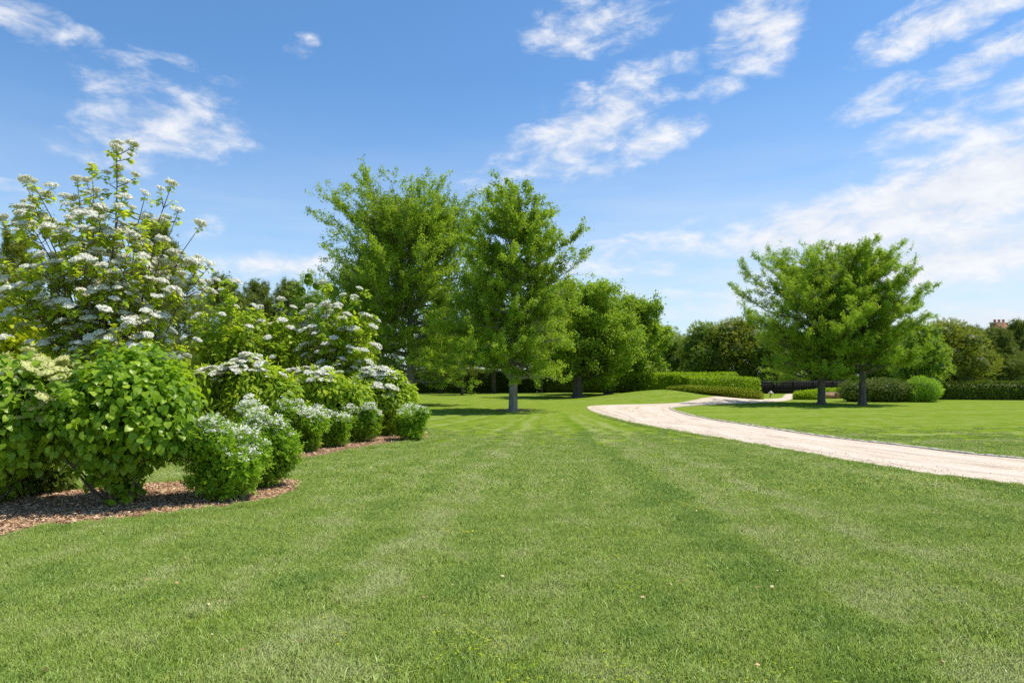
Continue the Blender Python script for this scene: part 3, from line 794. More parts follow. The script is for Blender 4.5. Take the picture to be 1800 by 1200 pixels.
back_tree(1618, 566, 46, 110, 'yellow green tree tucked between the feathery tree and the bronze one', 282, 'maple', 5000, .24, z0=.1)
for k, (px, top, d, w, lab) in enumerate([
        (1720, 583, 58, 120, 'blue green pine in front of the brick chimney'),
        (1797, 572, 56, 120, 'blue green pine at the right edge of the view'),
        (1752, 585, 54, 120, 'lower pine with layered boughs between the two taller pines on the right'),
        ]):
    pine(px, top, d, w, lab, 300 + k, clear_h=.08, n=9500, size=.38)

# ------------------------------------------------------------------ hedges and low clipped plants
def hedge_path(name, label, pts, w, h, lm, n, size=.11, tpl='rhomb', taper=None, z_fn=None, parent_loc=None, cat='hedge', round_=.25, seed=1, group=None, z0=.0):
    """clipped hedge swept along a ground line; h may vary along it"""
    r = np.random.default_rng(seed)
    L = catmull(pts, 60) if len(pts) > 2 else np.linspace(pts[0], pts[1], 40)
    o0 = L.mean(0); gz = ground_z(L[:, 0], L[:, 1]); zref = float(gz.min()) + z0
    d = unit(np.gradient(L, axis=0)); nr = np.stack([-d[:, 1], d[:, 0]], 1)
    hh = np.interp(np.linspace(0, 1, 60 if len(pts) > 2 else 40), np.linspace(0, 1, len(h)), h) if not np.isscalar(h) else np.full(len(L), h)
    ww = np.interp(np.linspace(0, 1, len(L)), np.linspace(0, 1, len(w)), w) if not np.isscalar(w) else np.full(len(L), w)
    nf = make_noise3(seed, 1.5)
    prof = [(-.42, 0), (-.5, .12), (-.5, .55), (-.5 + round_ * .25, 1 - round_ * .5), (-.5 + round_, 1), (0, 1.02), (.5 - round_, 1), (.5 - round_ * .25, 1 - round_ * .5), (.5, .55), (.5, .12), (.42, 0)]
    V = []
    for i in range(len(L)):
        for (a, b) in prof:
            p = np.array([L[i, 0] + nr[i, 0] * a * ww[i], L[i, 1] + nr[i, 1] * a * ww[i], gz[i] + z0 + b * hh[i]])
            V.append(p)
    V = np.array(V); V[:, 2] += .05 * nf(V) * np.minimum(1, (V[:, 2] - gz.repeat(len(prof)) - z0) * 3); V -= np.array([o0[0], o0[1], zref])
    k = len(prof); i = np.arange(len(L) - 1)[:, None] * k; j = np.arange(k - 1)[None]
    Q = np.stack([i + j, i + j + 1, i + k + j + 1, i + k + j], -1).reshape(-1, 4)
    caps = [np.array([np.arange(k)]), np.array([np.arange(k)[::-1] + (len(L) - 1) * k])]
    lb = MB()
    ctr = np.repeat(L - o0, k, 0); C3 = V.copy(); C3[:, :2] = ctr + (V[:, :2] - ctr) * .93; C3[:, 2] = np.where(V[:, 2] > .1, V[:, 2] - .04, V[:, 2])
    lb.add(C3, [Q] + caps, .12)  # hedge core in a dark tint, shade between the leaves put into colour
    tri = np.vstack([Q[:, [0, 1, 2]], Q[:, [0, 2, 3]]] + [np.stack([np.full(k - 2, c[0][0]), c[0][1:-1], c[0][2:]], 1) for c in caps])
    a, b, c = V[tri[:, 0]], V[tri[:, 1]], V[tri[:, 2]]; cr = np.cross(b - a, c - a); ar = np.linalg.norm(cr, axis=1)
    f = r.choice(len(tri), n, p=ar / ar.sum()); u = r.uniform(0, 1, (n, 2)); fl = u.sum(1) > 1; u[fl] = 1 - u[fl]
    P = a[f] + (b - a)[f] * u[:, :1] + (c - a)[f] * u[:, 1:]; O = unit(cr[f])
    cc = np.column_stack([ctr[tri[f, 0]], np.full(n, .3 * np.mean(hh))]); O *= np.sign(np.sum(O * (P - cc), 1))[:, None]
    P += O * r.normal(.0, .022, n)[:, None]
    add_leaves(lb, P, unit(O + r.normal(0, .5, (n, 3)) + [0, 0, .3]), O * .8 + r.normal(0, .6, (n, 3)) + [0, 0, .35], size * r.uniform(.6, 1.3, n), tpl, .5 + r.normal(0, .17, n) + .15 * nf(P))
    o = lb.build(name, M[lm], None, loc=(o0[0], o0[1], zref))
    return tag(o, label, cat, group)

dB = 62.
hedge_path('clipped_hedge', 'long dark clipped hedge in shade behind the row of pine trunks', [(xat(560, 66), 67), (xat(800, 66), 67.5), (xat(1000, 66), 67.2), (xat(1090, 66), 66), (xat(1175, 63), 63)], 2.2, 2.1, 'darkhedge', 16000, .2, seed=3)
hedge_path('clipped_hedge', 'dark square ended hedge block behind the crest of the mound', [(xat(1160, 56), 56.), (xat(1200, 55), 55.5)], 2.0, 1.75, 'hedge', 5000, .15, seed=4, round_=.12)
hedge_path('clipped_hedge', 'bright green box clipped hedge with sunlit front above the spreading juniper', [(xat(1201, 54.5), 54.5), (xat(1260, 55), 55.), (xat(1322, 56.5), 56.5)], 1.8, [1.5, 1.5, 1.38], 'hedge', 9000, .14, seed=5, round_=.12)
hedge_path('clipped_hedge', 'taller rough topped hedge behind the bright box hedge', [(xat(1120, 60), 60.), (xat(1210, 60), 60), (xat(1292, 60), 60)], 2.0, 1.78, 'hedge', 7000, .18, seed=6)
hedge_path('spreading_juniper', 'low sweeping olive juniper flowing down the right side of the mound', [(xat(1174, 46.5), 46.5), (xat(1200, 46), 46.), (xat(1235, 45.5), 45.6), (xat(1275, 45.5), 45.8), (xat(1303, 46), 46.6), (xat(1322, 47), 47.6)], [.5, 1.8, 2.6, 2.9, 2.9, 2.0], [.08, .28, .40, .50, .58, .48], 'juniper', 16000, .12, seed=7, round_=.3, cat='shrub')
hedge_path('clipped_hedge', 'small low rounded hedge at the edge of the drive left of the brick wall', [(xat(1392, 48), 47.6), (xat(1415, 47.5), 47.2), (xat(1440, 47.5), 47.3)], 1.1, [.45, .52, .5], 'hedge', 4500, .10, seed=8, round_=.3)
hedge_path('clipped_hedge', 'flat topped hedge running along the top of the low brick wall', [(xat(1402, 51), 51.), (xat(1440, 51), 50.8), (xat(1486, 51), 51.)], 1.3, [.45, .64, .62], 'hedge', 5000, .11, seed=9, round_=.25)
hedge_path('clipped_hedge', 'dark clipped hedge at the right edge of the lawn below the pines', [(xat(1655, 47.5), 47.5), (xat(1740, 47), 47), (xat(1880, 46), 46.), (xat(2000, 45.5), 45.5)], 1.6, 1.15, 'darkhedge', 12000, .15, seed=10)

def shrub(name, label, px, py, lumps, n, tpl, size, lm, seed, cat='shrub', group=None, d=None, stems=7, core_s=.6, stem_h=.6, **kw):
    loc = base_at(px, py, d); t = thing(name, label, cat, loc, group)
    lb = MB()
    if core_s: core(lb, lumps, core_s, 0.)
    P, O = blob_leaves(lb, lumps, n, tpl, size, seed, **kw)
    sb = MB(); r = np.random.default_rng(seed + 9); zt = max(l[2] for l in lumps)
    for k in range(stems):
        a = r.uniform(0, 6.28); l = lumps[k % len(lumps)]
        b = np.array([l[0] + r.normal(0, .25) * l[3], l[1] + r.normal(0, .25) * l[4], l[2]])
        sb.tube(curve_pts(np.array([math.cos(a) * .08, math.sin(a) * .08, -.05]), b, .05, 5, .02, r), np.linspace(.022, .006, 5) * (1 + zt * .15), 5, False)
    sb.build('stems', M['twig'], t, True); lb.build('foliage', M[lm], t)
    return t, P, O

dY = 1980 / (706.5 - 660)
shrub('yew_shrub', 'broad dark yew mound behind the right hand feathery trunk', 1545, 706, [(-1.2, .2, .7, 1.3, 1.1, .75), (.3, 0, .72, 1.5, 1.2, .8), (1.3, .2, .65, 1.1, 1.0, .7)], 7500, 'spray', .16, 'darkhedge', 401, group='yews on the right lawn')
shrub('yew_shrub', 'rounded lighter yew at the right end of the yew group', 1622, 706, [(0, 0, .75, 1.05, 1.0, .85), (-.8, -.1, .55, .9, .8, .6)], 5500, 'spray', .15, 'small', 402, group='yews on the right lawn')
shrub('leafy_shrub', 'small pale leaved shrub at the left end of the yews', 1503, 705, [(0, 0, .6, .55, .5, .65), (.3, .1, .4, .5, .5, .4)], 1500, 'ovate', .2, 'maple', 403)

# ------------------------------------------------------------------ flower heads
def head_mesh(name, rad_, nfl, fs, seed, mat, dome=.3, solid=True):
    r = np.random.default_rng(seed); mb = MB()
    a = np.arange(nfl) * 2.39996 + r.normal(0, .2, nfl); q = np.sqrt((np.arange(nfl) + .5) / nfl); rr = rad_ * q * (1 + .12 * np.sin(3 * a))
    P = np.stack([rr * np.cos(a), rr * np.sin(a), rad_ * dome * (1 - q ** 2) + r.normal(0, rad_ * .06, nfl)], 1)
    for k in range(2):
        U = r.normal(size=(nfl, 3)) * [1, 1, .5]; Nn = np.array([0, 0, .8]) + r.normal(0, .5, (nfl, 3)) + P / rad_ * .6
        Uu = unit(U); add_leaves(mb, P - Uu * fs * .5, Nn, Uu, fs * r.uniform(.7, 1.2, nfl), 'petal', r.uniform(.2, 1, nfl))
    th = np.linspace(0, 2 * np.pi, 16, endpoint=False); Vd = []
    for q_, zz in ((.86, -.06), (.80, .03), (.55, dome * .55), (.2, dome * .82)):
        w_ = rad_ * q_ * (1 + .10 * np.sin(3 * th + seed) + .07 * np.sin(5 * th))
        Vd += list(np.stack([w_ * np.cos(th), w_ * np.sin(th), rad_ * (zz + r.normal(0, .03, 16))], 1))
    i_ = np.arange(3)[:, None] * 16; j_ = np.arange(16)[None]; j2_ = (j_ + 1) % 16
    if solid: mb.add(Vd, [np.stack([i_ + j_, i_ + j2_, i_ + 16 + j2_, i_ + 16 + j_], -1).reshape(-1, 4), np.array([np.arange(16) + 48])], .55)
    for k in range(0, nfl, 3): mb.tube([P[k] * [.15, .15, 0] - [0, 0, rad_ * .55], P[k]], [rad_ * .02, rad_ * .012], 3, False, .0)
    o = mb.build(name, mat); me_ = o.data; bpy.data.objects.remove(o); return me_
TPL['petal'] = (np.array([[-.22, 0, 0], [.22, 0, 0], [.42, .5, .05], [.22, 1, 0], [-.22, 1, 0], [-.42, .5, .05]]), [np.array([[0, 1, 2, 3, 4, 5]])])
HEADS = {'white': [head_mesh('flower_head', .112, 64, .036, 500 + k, M['petal'], .42) for k in range(3)],
         'lace': [head_mesh('flower_head', .09, 30, .042, 510 + k, M['petal'], .25) for k in range(3)],
         'cream': [head_mesh('flower_head', .075, 40, .016, 520 + k, M['cream'], .25) for k in range(3)]}
def place_heads(root, P, kind, smin, smax, seed, tilt=.25, limit=100, rest_name='flower_heads', outw=.45):
    r = np.random.default_rng(seed); P = np.asarray(P); mid = P.mean(0); ext = np.abs(P - mid).max(0) + .01
    rest = MB()
    wp = np.array(root.location)
    order = np.argsort((P + wp)[:, 1] - .6 * P[:, 2])
    for q, k in enumerate(order):
        me_ = HEADS[kind][r.integers(3)]; s = r.uniform(smin, smax)
        ow = (P[k] - mid) / ext * outw
        e = (Vector((ow[0] + r.normal(0, tilt), ow[1] + r.normal(0, tilt), 1)).to_track_quat('Z', 'Y') @ __import__('mathutils').Quaternion((0, 0, 1), r.uniform(0, 6.28))).to_euler()
        o = bpy.data.objects.new('flower_head', me_); o.location = P[k]; o.rotation_euler = e; o.scale = (s, s, s)
        if q < limit:
            C.objects.link(o); o.parent = root
        else:
            mat = np.array(__import__('mathutils').Matrix.LocRotScale(Vector(P[k]), e, Vector((s, s, s))))
            V = np.empty(len(me_.vertices) * 3); me_.vertices.foreach_get('co', V); V = V.reshape(-1, 3) @ mat[:3, :3].T + mat[:3, 3]
            fs = {}
            for p in me_.polygons: fs.setdefault(len(p.vertices), []).append(list(p.vertices))
            ti = np.empty(len(me_.vertices)); me_.attributes['tint'].data.foreach_get('value', ti)
            rest.add(V, [np.array(f) for f in fs.values()], ti); bpy.data.objects.remove(o)
    if rest.n:
        o = rest.build(rest_name, HEADS[kind][0].materials[0], root); o['kind'] = 'stuff'

# whorled shoots used by viburnums and dogwoods
def shoots(lb, sb, T, D, seed, nl=7, size=.12, tpl='ovate', back=.16, droop=.5, tint=0., stem=.004):
    r = np.random.default_rng(seed); n = len(T)
    A = np.repeat(T, nl, 0); Dd = np.repeat(unit(D), nl, 0); m = n * nl
    s = np.tile(np.linspace(0, 1, nl), n); s = s * back
    P = A - Dd * s[:, None] + r.normal(0, .012, (m, 3))
    ang = np.tile(np.arange(nl) * 2.4, n) + np.repeat(r.uniform(0, 6.28, n), nl)
    ref = unit(np.cross(Dd, r.normal(size=(m, 3)))); ref2 = np.cross(Dd, ref)
    side = unit(np.cross(Dd, np.array([.3, .5, .81])));  side2 = np.cross(Dd, side)
    sd = side * np.cos(ang)[:, None] + side2 * np.sin(ang)[:, None]
    U = sd + Dd * .35 + np.array([0, 0, -droop]) + r.normal(0, .22, (m, 3))
    Nn = unit(Dd * .7 + np.array([0, 0, .8]) + r.normal(0, .2, (m, 3)))
    tt = np.repeat(r.normal(tint, .12, n), nl)
    add_leaves(lb, P, Nn, U, size * r.uniform(.65, 1.2, m), tpl, .5 + tt + r.normal(0, .13, m))

# ---- the two broad leaved viburnums in front
def near_viburnum(label, px, py, lumps, seed, nshoot, nheads, head_zone):
    loc = base_at(px, py); t = thing('viburnum_shrub', label, 'shrub', loc, 'broad leaved viburnums in the front bed')
    r = np.random.default_rng(seed); lb = MB(); sb = MB()
    core(lb, lumps, .55, .0)
    tmp = MB(); P, O = blob_leaves(tmp, lumps, nshoot, 'rhomb', .1, seed, depth=.34, amp=.34, freq=3.2)
    P = P + O * np.abs(r.normal(0, .05, len(P)))[:, None]
    shoots(lb, sb, P, O * .8 + [0, 0, .35] + r.normal(0, .3, P.shape), seed + 1, 9, .092, 'heart', .22, .55)
    blob_leaves(lb, lumps, int(nshoot * 4.2), 'heart', .092, seed + 2, depth=.55, amp=.34, freq=3.2, up=.45, out=.75, jit=.45, droop=.95, tint_amp=.16)
    for k in range(16):
        p = P[r.integers(len(P))]; a = r.uniform(0, 6.28)
        sb.tube(curve_pts(np.array([math.cos(a) * .1, math.sin(a) * .1, -.05]), p * .92, -.08, 6, .02, r), np.linspace(.018, .005, 6), 5, False)
    sb.build('stems', M['twig'], t, True); lb.build('foliage', M['vib'], t)
    cand = P[(O[:, 2] > .15)]; sc = head_zone(cand) + r.uniform(0, .5, len(cand)); pick = cand[np.argsort(-sc)[:nheads]]
    place_heads(t, pick * [1.04, 1.04, 1] + [0, 0, .10], 'cream', 1.3, 2.1, seed + 3, .3)
near_viburnum('large round leafy viburnum with a few cream buds, overhanging the mulch', 212, 884,
              [(0.03, 0, 1.26, .92, .85, .74), (-.35, -.15, 1.15, .62, .6, .6), (.42, -.1, 1.2, .66, .6, .62), (0, -.1, .78, .52, .5, .42), (.02, 0, .34, .26, .26, .34), (.15, .1, 1.55, .6, .6, .46), (-.55, .05, 1.45, .36, .4, .34), (.62, -.2, .92, .34, .36, .30), (-.62, -.15, .92, .34, .34, .28)], 611, 720, 26, lambda p: -p[:, 0] * .8)
near_viburnum('viburnum covered in cream buds, cut off by the left edge of the view', -20, 886,
              [(0, 0, 1.2, .95, .85, .78), (.45, -.15, 1.05, .55, .5, .6), (.3, -.1, 1.5, .55, .5, .42), (.3, -.2, .72, .46, .45, .34), (0, 0, .4, .36, .36, .4)], 622, 720, 60, lambda p: p[:, 0] * .5 + p[:, 2] * .3)

# ---- tall white flowering shrub
def flowering_tree(label, name, px, d, stems, seed, nside, flower_p, base_spread=.3, lm='dog', size=.15, tpl='ovate', head='white', hs=(.9, 1.5), group=None, cat='shrub', nl=8, fill=0, fill_l=None, limit=100, fmin=0., hflow=None):
    """multi-stemmed shrub: every side shoot ends in a whorl of leaves, many under a flat flower head"""
    loc = base_at(px, 0, d); t = thing(name, label, cat, loc, group); r = np.random.default_rng(seed); lb = MB(); sb = MB()
    T, D, FL = [], [], []
    for k, (tx, ty, tz_, bush) in enumerate(stems):
        a = np.array([r.normal(0, base_spread), r.normal(0, base_spread * .7), -.05]); b = np.array([tx, ty, tz_])
        P = curve_pts(a, b, .0, 9, .0); bow = np.array([tx, ty, 0]) * -.16
        P += np.sin(np.linspace(0, math.pi, 9))[:, None] * bow + np.vstack([np.zeros(3), r.normal(0, .035, (7, 3)), np.zeros(3)])
        sb.tube(P, np.linspace(.026, .005, 9) * (tz_ / 6 + .3), 6, False)
        T.append(b); D.append(unit(b - P[-3])); FL.append(1)
        m = int(nside * bush)
        for s in r.uniform(.22, .99, m):
            p0 = np.array([np.interp(s, np.linspace(0, 1, 9), P[:, q]) for q in range(3)])
            az = r.uniform(0, 6.28); L = (.20 + .75 * (1 - s) ** .8) * r.uniform(.5, 1.1) * min(1.2, .5 + tz_ / 6)
            p1 = p0 + np.array([math.cos(az) * L, math.sin(az) * L, L * r.uniform(.15, .75)])
            sb.tube(curve_pts(p0, p1, -.05 * L, 4), np.linspace(.010, .004, 4), 4, False)
            T.append(p1); D.append(unit(np.array([math.cos(az) * .4, math.sin(az) * .4, 1.]))); FL.append(r.uniform() < flower_p)
            for q in range(2 if L > .35 else 1):
                e = p0 + (p1 - p0) * r.uniform(.35, .85) + np.array([r.normal(0, .13), r.normal(0, .13), r.uniform(.02, .12)])
                sb.tube([p0 + (p1 - p0) * .3, e], [.005, .003], 3, False)
                T.append(e); D.append(unit(np.array([r.normal(0, .4), r.normal(0, .4), 1.]))); FL.append(r.uniform() < flower_p * .7)
    T = np.array(T); D = np.array(D); FL = np.array(FL, bool)
    keep = T[:, 2] > .4; T, D, FL = T[keep], D[keep], FL[keep]
    if hflow is not None: FL &= hflow(T, r)
    shoots(lb, sb, T, D, seed + 1, nl, size, tpl, .10, .45)
    if fill_l: blob_leaves(lb, fill_l, fill, tpl, size, seed + 5, depth=.8, amp=.12, freq=2.5, droop=.45, up=.9)
    sb.build('stems', M['twig'], t, True); lb.build('foliage', M[lm], t)
    place_heads(t, T[FL] + [0, 0, .065], head, *hs, seed + 3, .16, limit)
    return t
D1 = 13.0
cx0 = 185
def S(px, py, dy=0., b=1.): return (xat(px, D1) - xat(cx0, D1), dy, zat(py, D1), b)
flowering_tree('tall upright shrub covered in flat white flower heads, highest plant on the left', 'flowering_dogwood', cx0, D1,
    [S(205, 258, 0, 1.0), S(150, 290, .2, .9), S(170, 330, -.3, 1.1), S(38, 318, .1, .8), S(72, 330, -.2, 1), S(118, 312, .3, 1), S(230, 330, -.2, 1.1), S(292, 322, .2, .8), S(270, 352, -.3, 1), S(308, 372, .1, .9),
     S(352, 398, .0, .6), S(372, 470, -.1, .7), S(340, 455, .3, 1), S(25, 395, -.3, 1), S(15, 350, .4, 1.0), S(100, 400, -.8, 1.2), S(190, 400, -.9, 1.3), S(270, 430, -.8, 1.2), S(330, 520, -.5, 1.1), S(45, 470, -.7, 1.1),
     S(140, 470, -1.1, 1.2), S(225, 480, -1.1, 1.2), S(95, 520, -1.0, 1), S(300, 560, -.9, 1.1), S(10, 480, -.6, 1), S(130, 360, .8, 1), S(240, 380, .8, 1), S(60, 400, .9, 1), S(310, 600, -1.0, 1), S(250, 560, -1.2, 1), S(70, 570, -1.0, .8)],
    701, 23, .56, hs=(.55, 1.2), size=.112, nl=7, lm='blossomleaf')

# ---- leafy shrubs behind the white doublefile viburnums
def lump_set(seed, W, H, k, base=.25):
    r = np.random.default_rng(seed); out = []
    for i in range(k):
        h = base + (1 - base) * (i + .5) / k; a = i * 2.4; s = W * r.uniform(.45, .6) * (1 - .45 * h); rr = W * .5 * (1 - .6 * h) * r.uniform(.5, 1)
        out.append((rr * math.cos(a), rr * math.sin(a), h * H - s * .3, s, s, s * .95))
    return out
D2 = 20.
def leafy(px, d, label, stems_px, seed, fp, nside=12, hf=None, w=1.1, fill=1500, lm='dog'):
    st = [(xat(p, d) - xat(px, d), dy, zat(q, d), b) for (p, q, dy, b) in stems_px]
    H = max(s[2] for s in st)
    flowering_tree(label, 'leafy_dogwood', px, d, st, seed, nside, fp, hs=(.9, 1.4), size=.15, nl=7, lm=lm, group='leafy dogwoods in the back of the bed',
                   fill=fill, fill_l=[(0, 0, H * .45, w, w * .8, H * .38), (.2, .1, H * .6, w * .8, w * .7, H * .28)], hflow=hf)
leafy(395, 19., 'leafy shrub without blossom right behind the tall white flowering shrub', [(350, 525, 0, 1), (385, 512, .2, 1), (420, 500, -.2, 1), (440, 540, .3, 1), (365, 560, -.6, 1.2), (410, 560, -.7, 1.2), (335, 560, .3, 1), (400, 540, .5, 1), (450, 580, -.5, 1.1), (345, 600, -.7, 1)], 731, .02, 15)
leafy(490, 20., 'leafy shrub without blossom in the middle of the three back shrubs', [(455, 545, 0, 1), (490, 528, .2, 1), (520, 545, -.2, 1), (470, 570, -.6, 1.2), (510, 570, -.7, 1.2), (540, 560, .3, 1), (440, 590, -.4, 1), (490, 600, -.9, 1.1)], 741, .04, 16)
leafy(600, 20., 'leafy shrub dotted with white flower heads, below the tallest tree', [(565, 500, 0, .9), (600, 520, .2, 1), (635, 512, -.2, .9), (650, 560, -.2, 1), (660, 610, -.3, 1), (580, 540, -.5, 1.2), (620, 560, -.7, 1.3), (560, 580, -.6, 1.2), (600, 600, -.9, 1.3), (640, 620, -.8, 1.2), (540, 540, .3, 1), (545, 610, -.5, 1), (655, 640, -.5, 1)], 751, .30, 15)
leafy(20, 15.5, 'yellow green leafy shrub at the left edge below the white blossom', [(0, 500, 0, 1), (30, 520, -.2, 1), (60, 560, -.3, 1), (-20, 480, .2, 1), (45, 600, -.6, 1.2), (10, 580, -.6, 1.2), (-40, 540, .2, 1), (70, 610, -.4, .8)], 761, .0, 14, lm='yellowleaf')

# ---- doublefile viburnums with white lace flowers
def doublefile(px, py, label, lumps, seed, n, nheads, zone, d=None):
    t, P, O = shrub('doublefile_viburnum', label, px, py, lumps, n, 'lance', .20, 'double', seed, group='white doublefile viburnums', d=d, depth=.35, amp=.30, freq=2.6, up=.6, out=.5, droop=.75, jit=.6, core_s=.66)
    lb = MB(); blob_leaves(lb, lumps, int(n * .6), 'ovate', .13, seed + 4, depth=.35, amp=.30, freq=2.6, up=.7, droop=.65); lb.build('leaf_sprays', M['double'], t)
    r = np.random.default_rng(seed); c = P[O[:, 2] > .3]; sc = zone(c) + r.uniform(0, .9, len(c)); top = c[np.argsort(-sc)[:nheads * 2]]
    place_heads(t, top[r.permutation(len(top))[:nheads]] + [0, 0, .05], 'lace', .8, 1.6, seed + 6, .22)
doublefile(420, 787, 'dark leaved viburnum with scattered lace flowers behind the nearest small shrubs', [(-.55, 0, 1.4, .72, .65, .5), (.15, -.1, 1.55, .74, .65, .48), (.0, .1, .8, 1.0, .8, .65), (.8, .0, 1.25, .62, .55, .48), (-.85, -.1, .95, .45, .45, .4), (.25, -.5, 1.0, .45, .4, .4)], 811, 4700, 50, lambda p: p[:, 2] * .9 - p[:, 1] * .7)
doublefile(560, 774, 'viburnum with few lace flowers in the middle of the row', [(-.65, 0, 1.25, .62, .55, .46), (.1, -.1, 1.38, .66, .55, .42), (.75, 0, 1.1, .55, .5, .46), (0, 0, .6, 1.0, .7, .55), (-.1, -.5, .75, .45, .4, .35)], 821, 4200, 38, lambda p: p[:, 2] * .7 - p[:, 1] * .6)
doublefile(662, 763, 'round viburnum crowned with dense white lace flowers at the far end of the bed', [(-.35, 0, 1.2, .62, .6, .5), (.15, -.1, 1.42, .62, .6, .48), (.05, -.05, .62, .95, .8, .6), (.62, 0, 1.0, .5, .5, .5), (.3, -.55, .95, .5, .4, .45), (-.75, -.1, .8, .42, .4, .4)], 831, 4700, 120, lambda p: p[:, 2] * 1.0 - p[:, 1] * .8)

# ---- small shrubs with tiny white flowers
def small_shrub(px, py, w, h, label, seed, n, nfl, zone, d=None):
    w *= 1.04; n = int(n * 1.2); nfl = int(nfl * 1.7)
    q = np.random.default_rng(seed + 70); lumps = [(0, 0, h * .42, w * .38, w * .36, h * .36), (0, 0, h * .22, w * .36, w * .34, h * .22)]
    for k in range(7):
        a = k * .9 + q.uniform(0, .6); lumps.append((w * .28 * math.cos(a), w * .26 * math.sin(a), h * q.uniform(.38, .78), w * q.uniform(.13, .26), w * q.uniform(.13, .26), h * q.uniform(.14, .25)))
    t, P, O = shrub('small_white_shrub', label, px, py, lumps, n, 'spray2', .085, 'small', seed, group='small white flowering shrubs along the bed edge', d=d, depth=.5, amp=.36, freq=5, up=.5, out=.6, droop=-.2, jit=.9, core_s=.5, stems=9)
    r = np.random.default_rng(seed); c = P[O[:, 2] > .1]; c = c[np.argsort(-(zone(c) + r.uniform(0, .55, len(c))))[:nfl // 3 * 2]]
    c = c[r.permutation(len(c))[:nfl // 3]]
    F_ = np.repeat(c, 12, 0) + r.normal(0, .026, (len(c) * 12, 3)) * [1, 1, .55] + [0, 0, .045]
    fb = MB(); m = len(F_); add_leaves(fb, F_, np.array([0, 0, 1.]) + r.normal(0, .6, (m, 3)), r.normal(size=(m, 3)) * [1, 1, .5], .030 * r.uniform(.7, 1.3, m), 'petal', r.uniform(.3, 1, m))
    o = fb.build('flowers', M['petal'], t); o['kind'] = 'stuff'
small_shrub(396, 876, 1.2, 1.12, 'nearest small white flowering shrub, on the tip of the front mulch bed', 851, 5200, 300, lambda p: p[:, 2] * .6 + p[:, 0] * .3)
small_shrub(466, 856, 1.0, 1.32, 'small white flowering shrub tucked behind the nearest one, by the lawn edge', 852, 4600, 420, lambda p: p[:, 2] * .9)
small_shrub(536, 793, 1.0, 1.02, 'small white topped shrub, left one of the three in the middle of the bed edge', 853, 3400, 480, lambda p: p[:, 2] * 1.6)
small_shrub(586, 785, .88, .9, 'small white topped shrub, middle one of the three in the middle of the bed edge', 854, 3400, 420, lambda p: p[:, 2] * 1.6)
small_shrub(634, 776, 1.0, 1.0, 'small white topped shrub, right one of the three in the middle of the bed edge', 855, 3400, 400, lambda p: p[:, 2] * 1.4 + p[:, 0] * .5)
small_shrub(722, 773, 1.0, 1.1, 'small white flecked shrub at the far tip of the bed, against the open lawn', 856, 3400, 200, lambda p: p[:, 2] * .9)
small_shrub(504, 795, .9, 1.15, 'small yellowish shrub with hardly any flowers behind the pair by the front mulch', 857, 3000, 60, lambda p: p[:, 2] * .9)
shrub('dark_shrub', 'low dark shrub in deep shade below the bud covered viburnum', 45, 868, [(0, 0, .28, .42, .4, .3), (.2, .2, .2, .35, .3, .22)], 1200, 'ovate', .09, 'darkhedge', 871)

# ------------------------------------------------------------------ hydrant, walls, fence, house
def lathe(mb, prof, k=20, off=(0, 0, 0), axis='z'):
    th = np.arange(k) / k * 2 * np.pi
    V = np.array([[r_ * math.cos(a), r_ * math.sin(a), z_] for (r_, z_) in prof for a in th])
    if axis == 'x': V = V[:, [2, 0, 1]]
    if axis == 'y': V = V[:, [0, 2, 1]]
    n = len(prof); i = np.arange(n - 1)[:, None] * k; j = np.arange(k)[None]; j2 = (j + 1) % k
    mb.add(V + np.array(off), [np.stack([i + j, i + j2, i + k + j2, i + k + j], -1).reshape(-1, 4), np.array([np.arange(k)[::-1]]), np.array([np.arange(k) + (n - 1) * k])])
M['hyd_y'] = simple_mat('yellow_paint', (.55, .40, .06), (.68, .52, .10), 14, .5)
M['hyd_w'] = simple_mat('faded_white_paint', (.62, .55, .42), (.78, .72, .60), 14, .5)
lx = base_at(1355, 698.4)
t = thing('fire_hydrant', 'short yellow hydrant with a pale cap on the grass by the drive', 'hydrant', lx)
mb = MB(); lathe(mb, [(.13, 0), (.13, .03), (.085, .035), (.08, .28), (.11, .285), (.11, .31), (.09, .315)]); mb.build('barrel', M['hyd_y'], t, False)
mb = MB(); lathe(mb, [(.12, .316), (.125, .34), (.115, .39), (.08, .44), (.04, .465), (.03, .47), (.03, .51), (.012, .512)]); mb.build('bonnet', M['hyd_w'], t, False)
for s in (-1, 1):
    mb = MB(); lathe(mb, [(.045, .07), (.045, .14), (.055, .142), (.055, .175), (.02, .178), (.02, .2)], 12, (0, 0, .33), 'x')
    if s < 0: mb.V[0] = mb.V[0] * [-1, 1, 1]
    mb.build('nozzle_cap', M['hyd_w'], t)
mb = MB(); lathe(mb, [(.055, -.05), (.055, -.13), (.068, -.132), (.068, -.165), (.02, -.168)], 12, (0, 0, .33), 'y'); mb.build('nozzle_cap', M['hyd_w'], t)

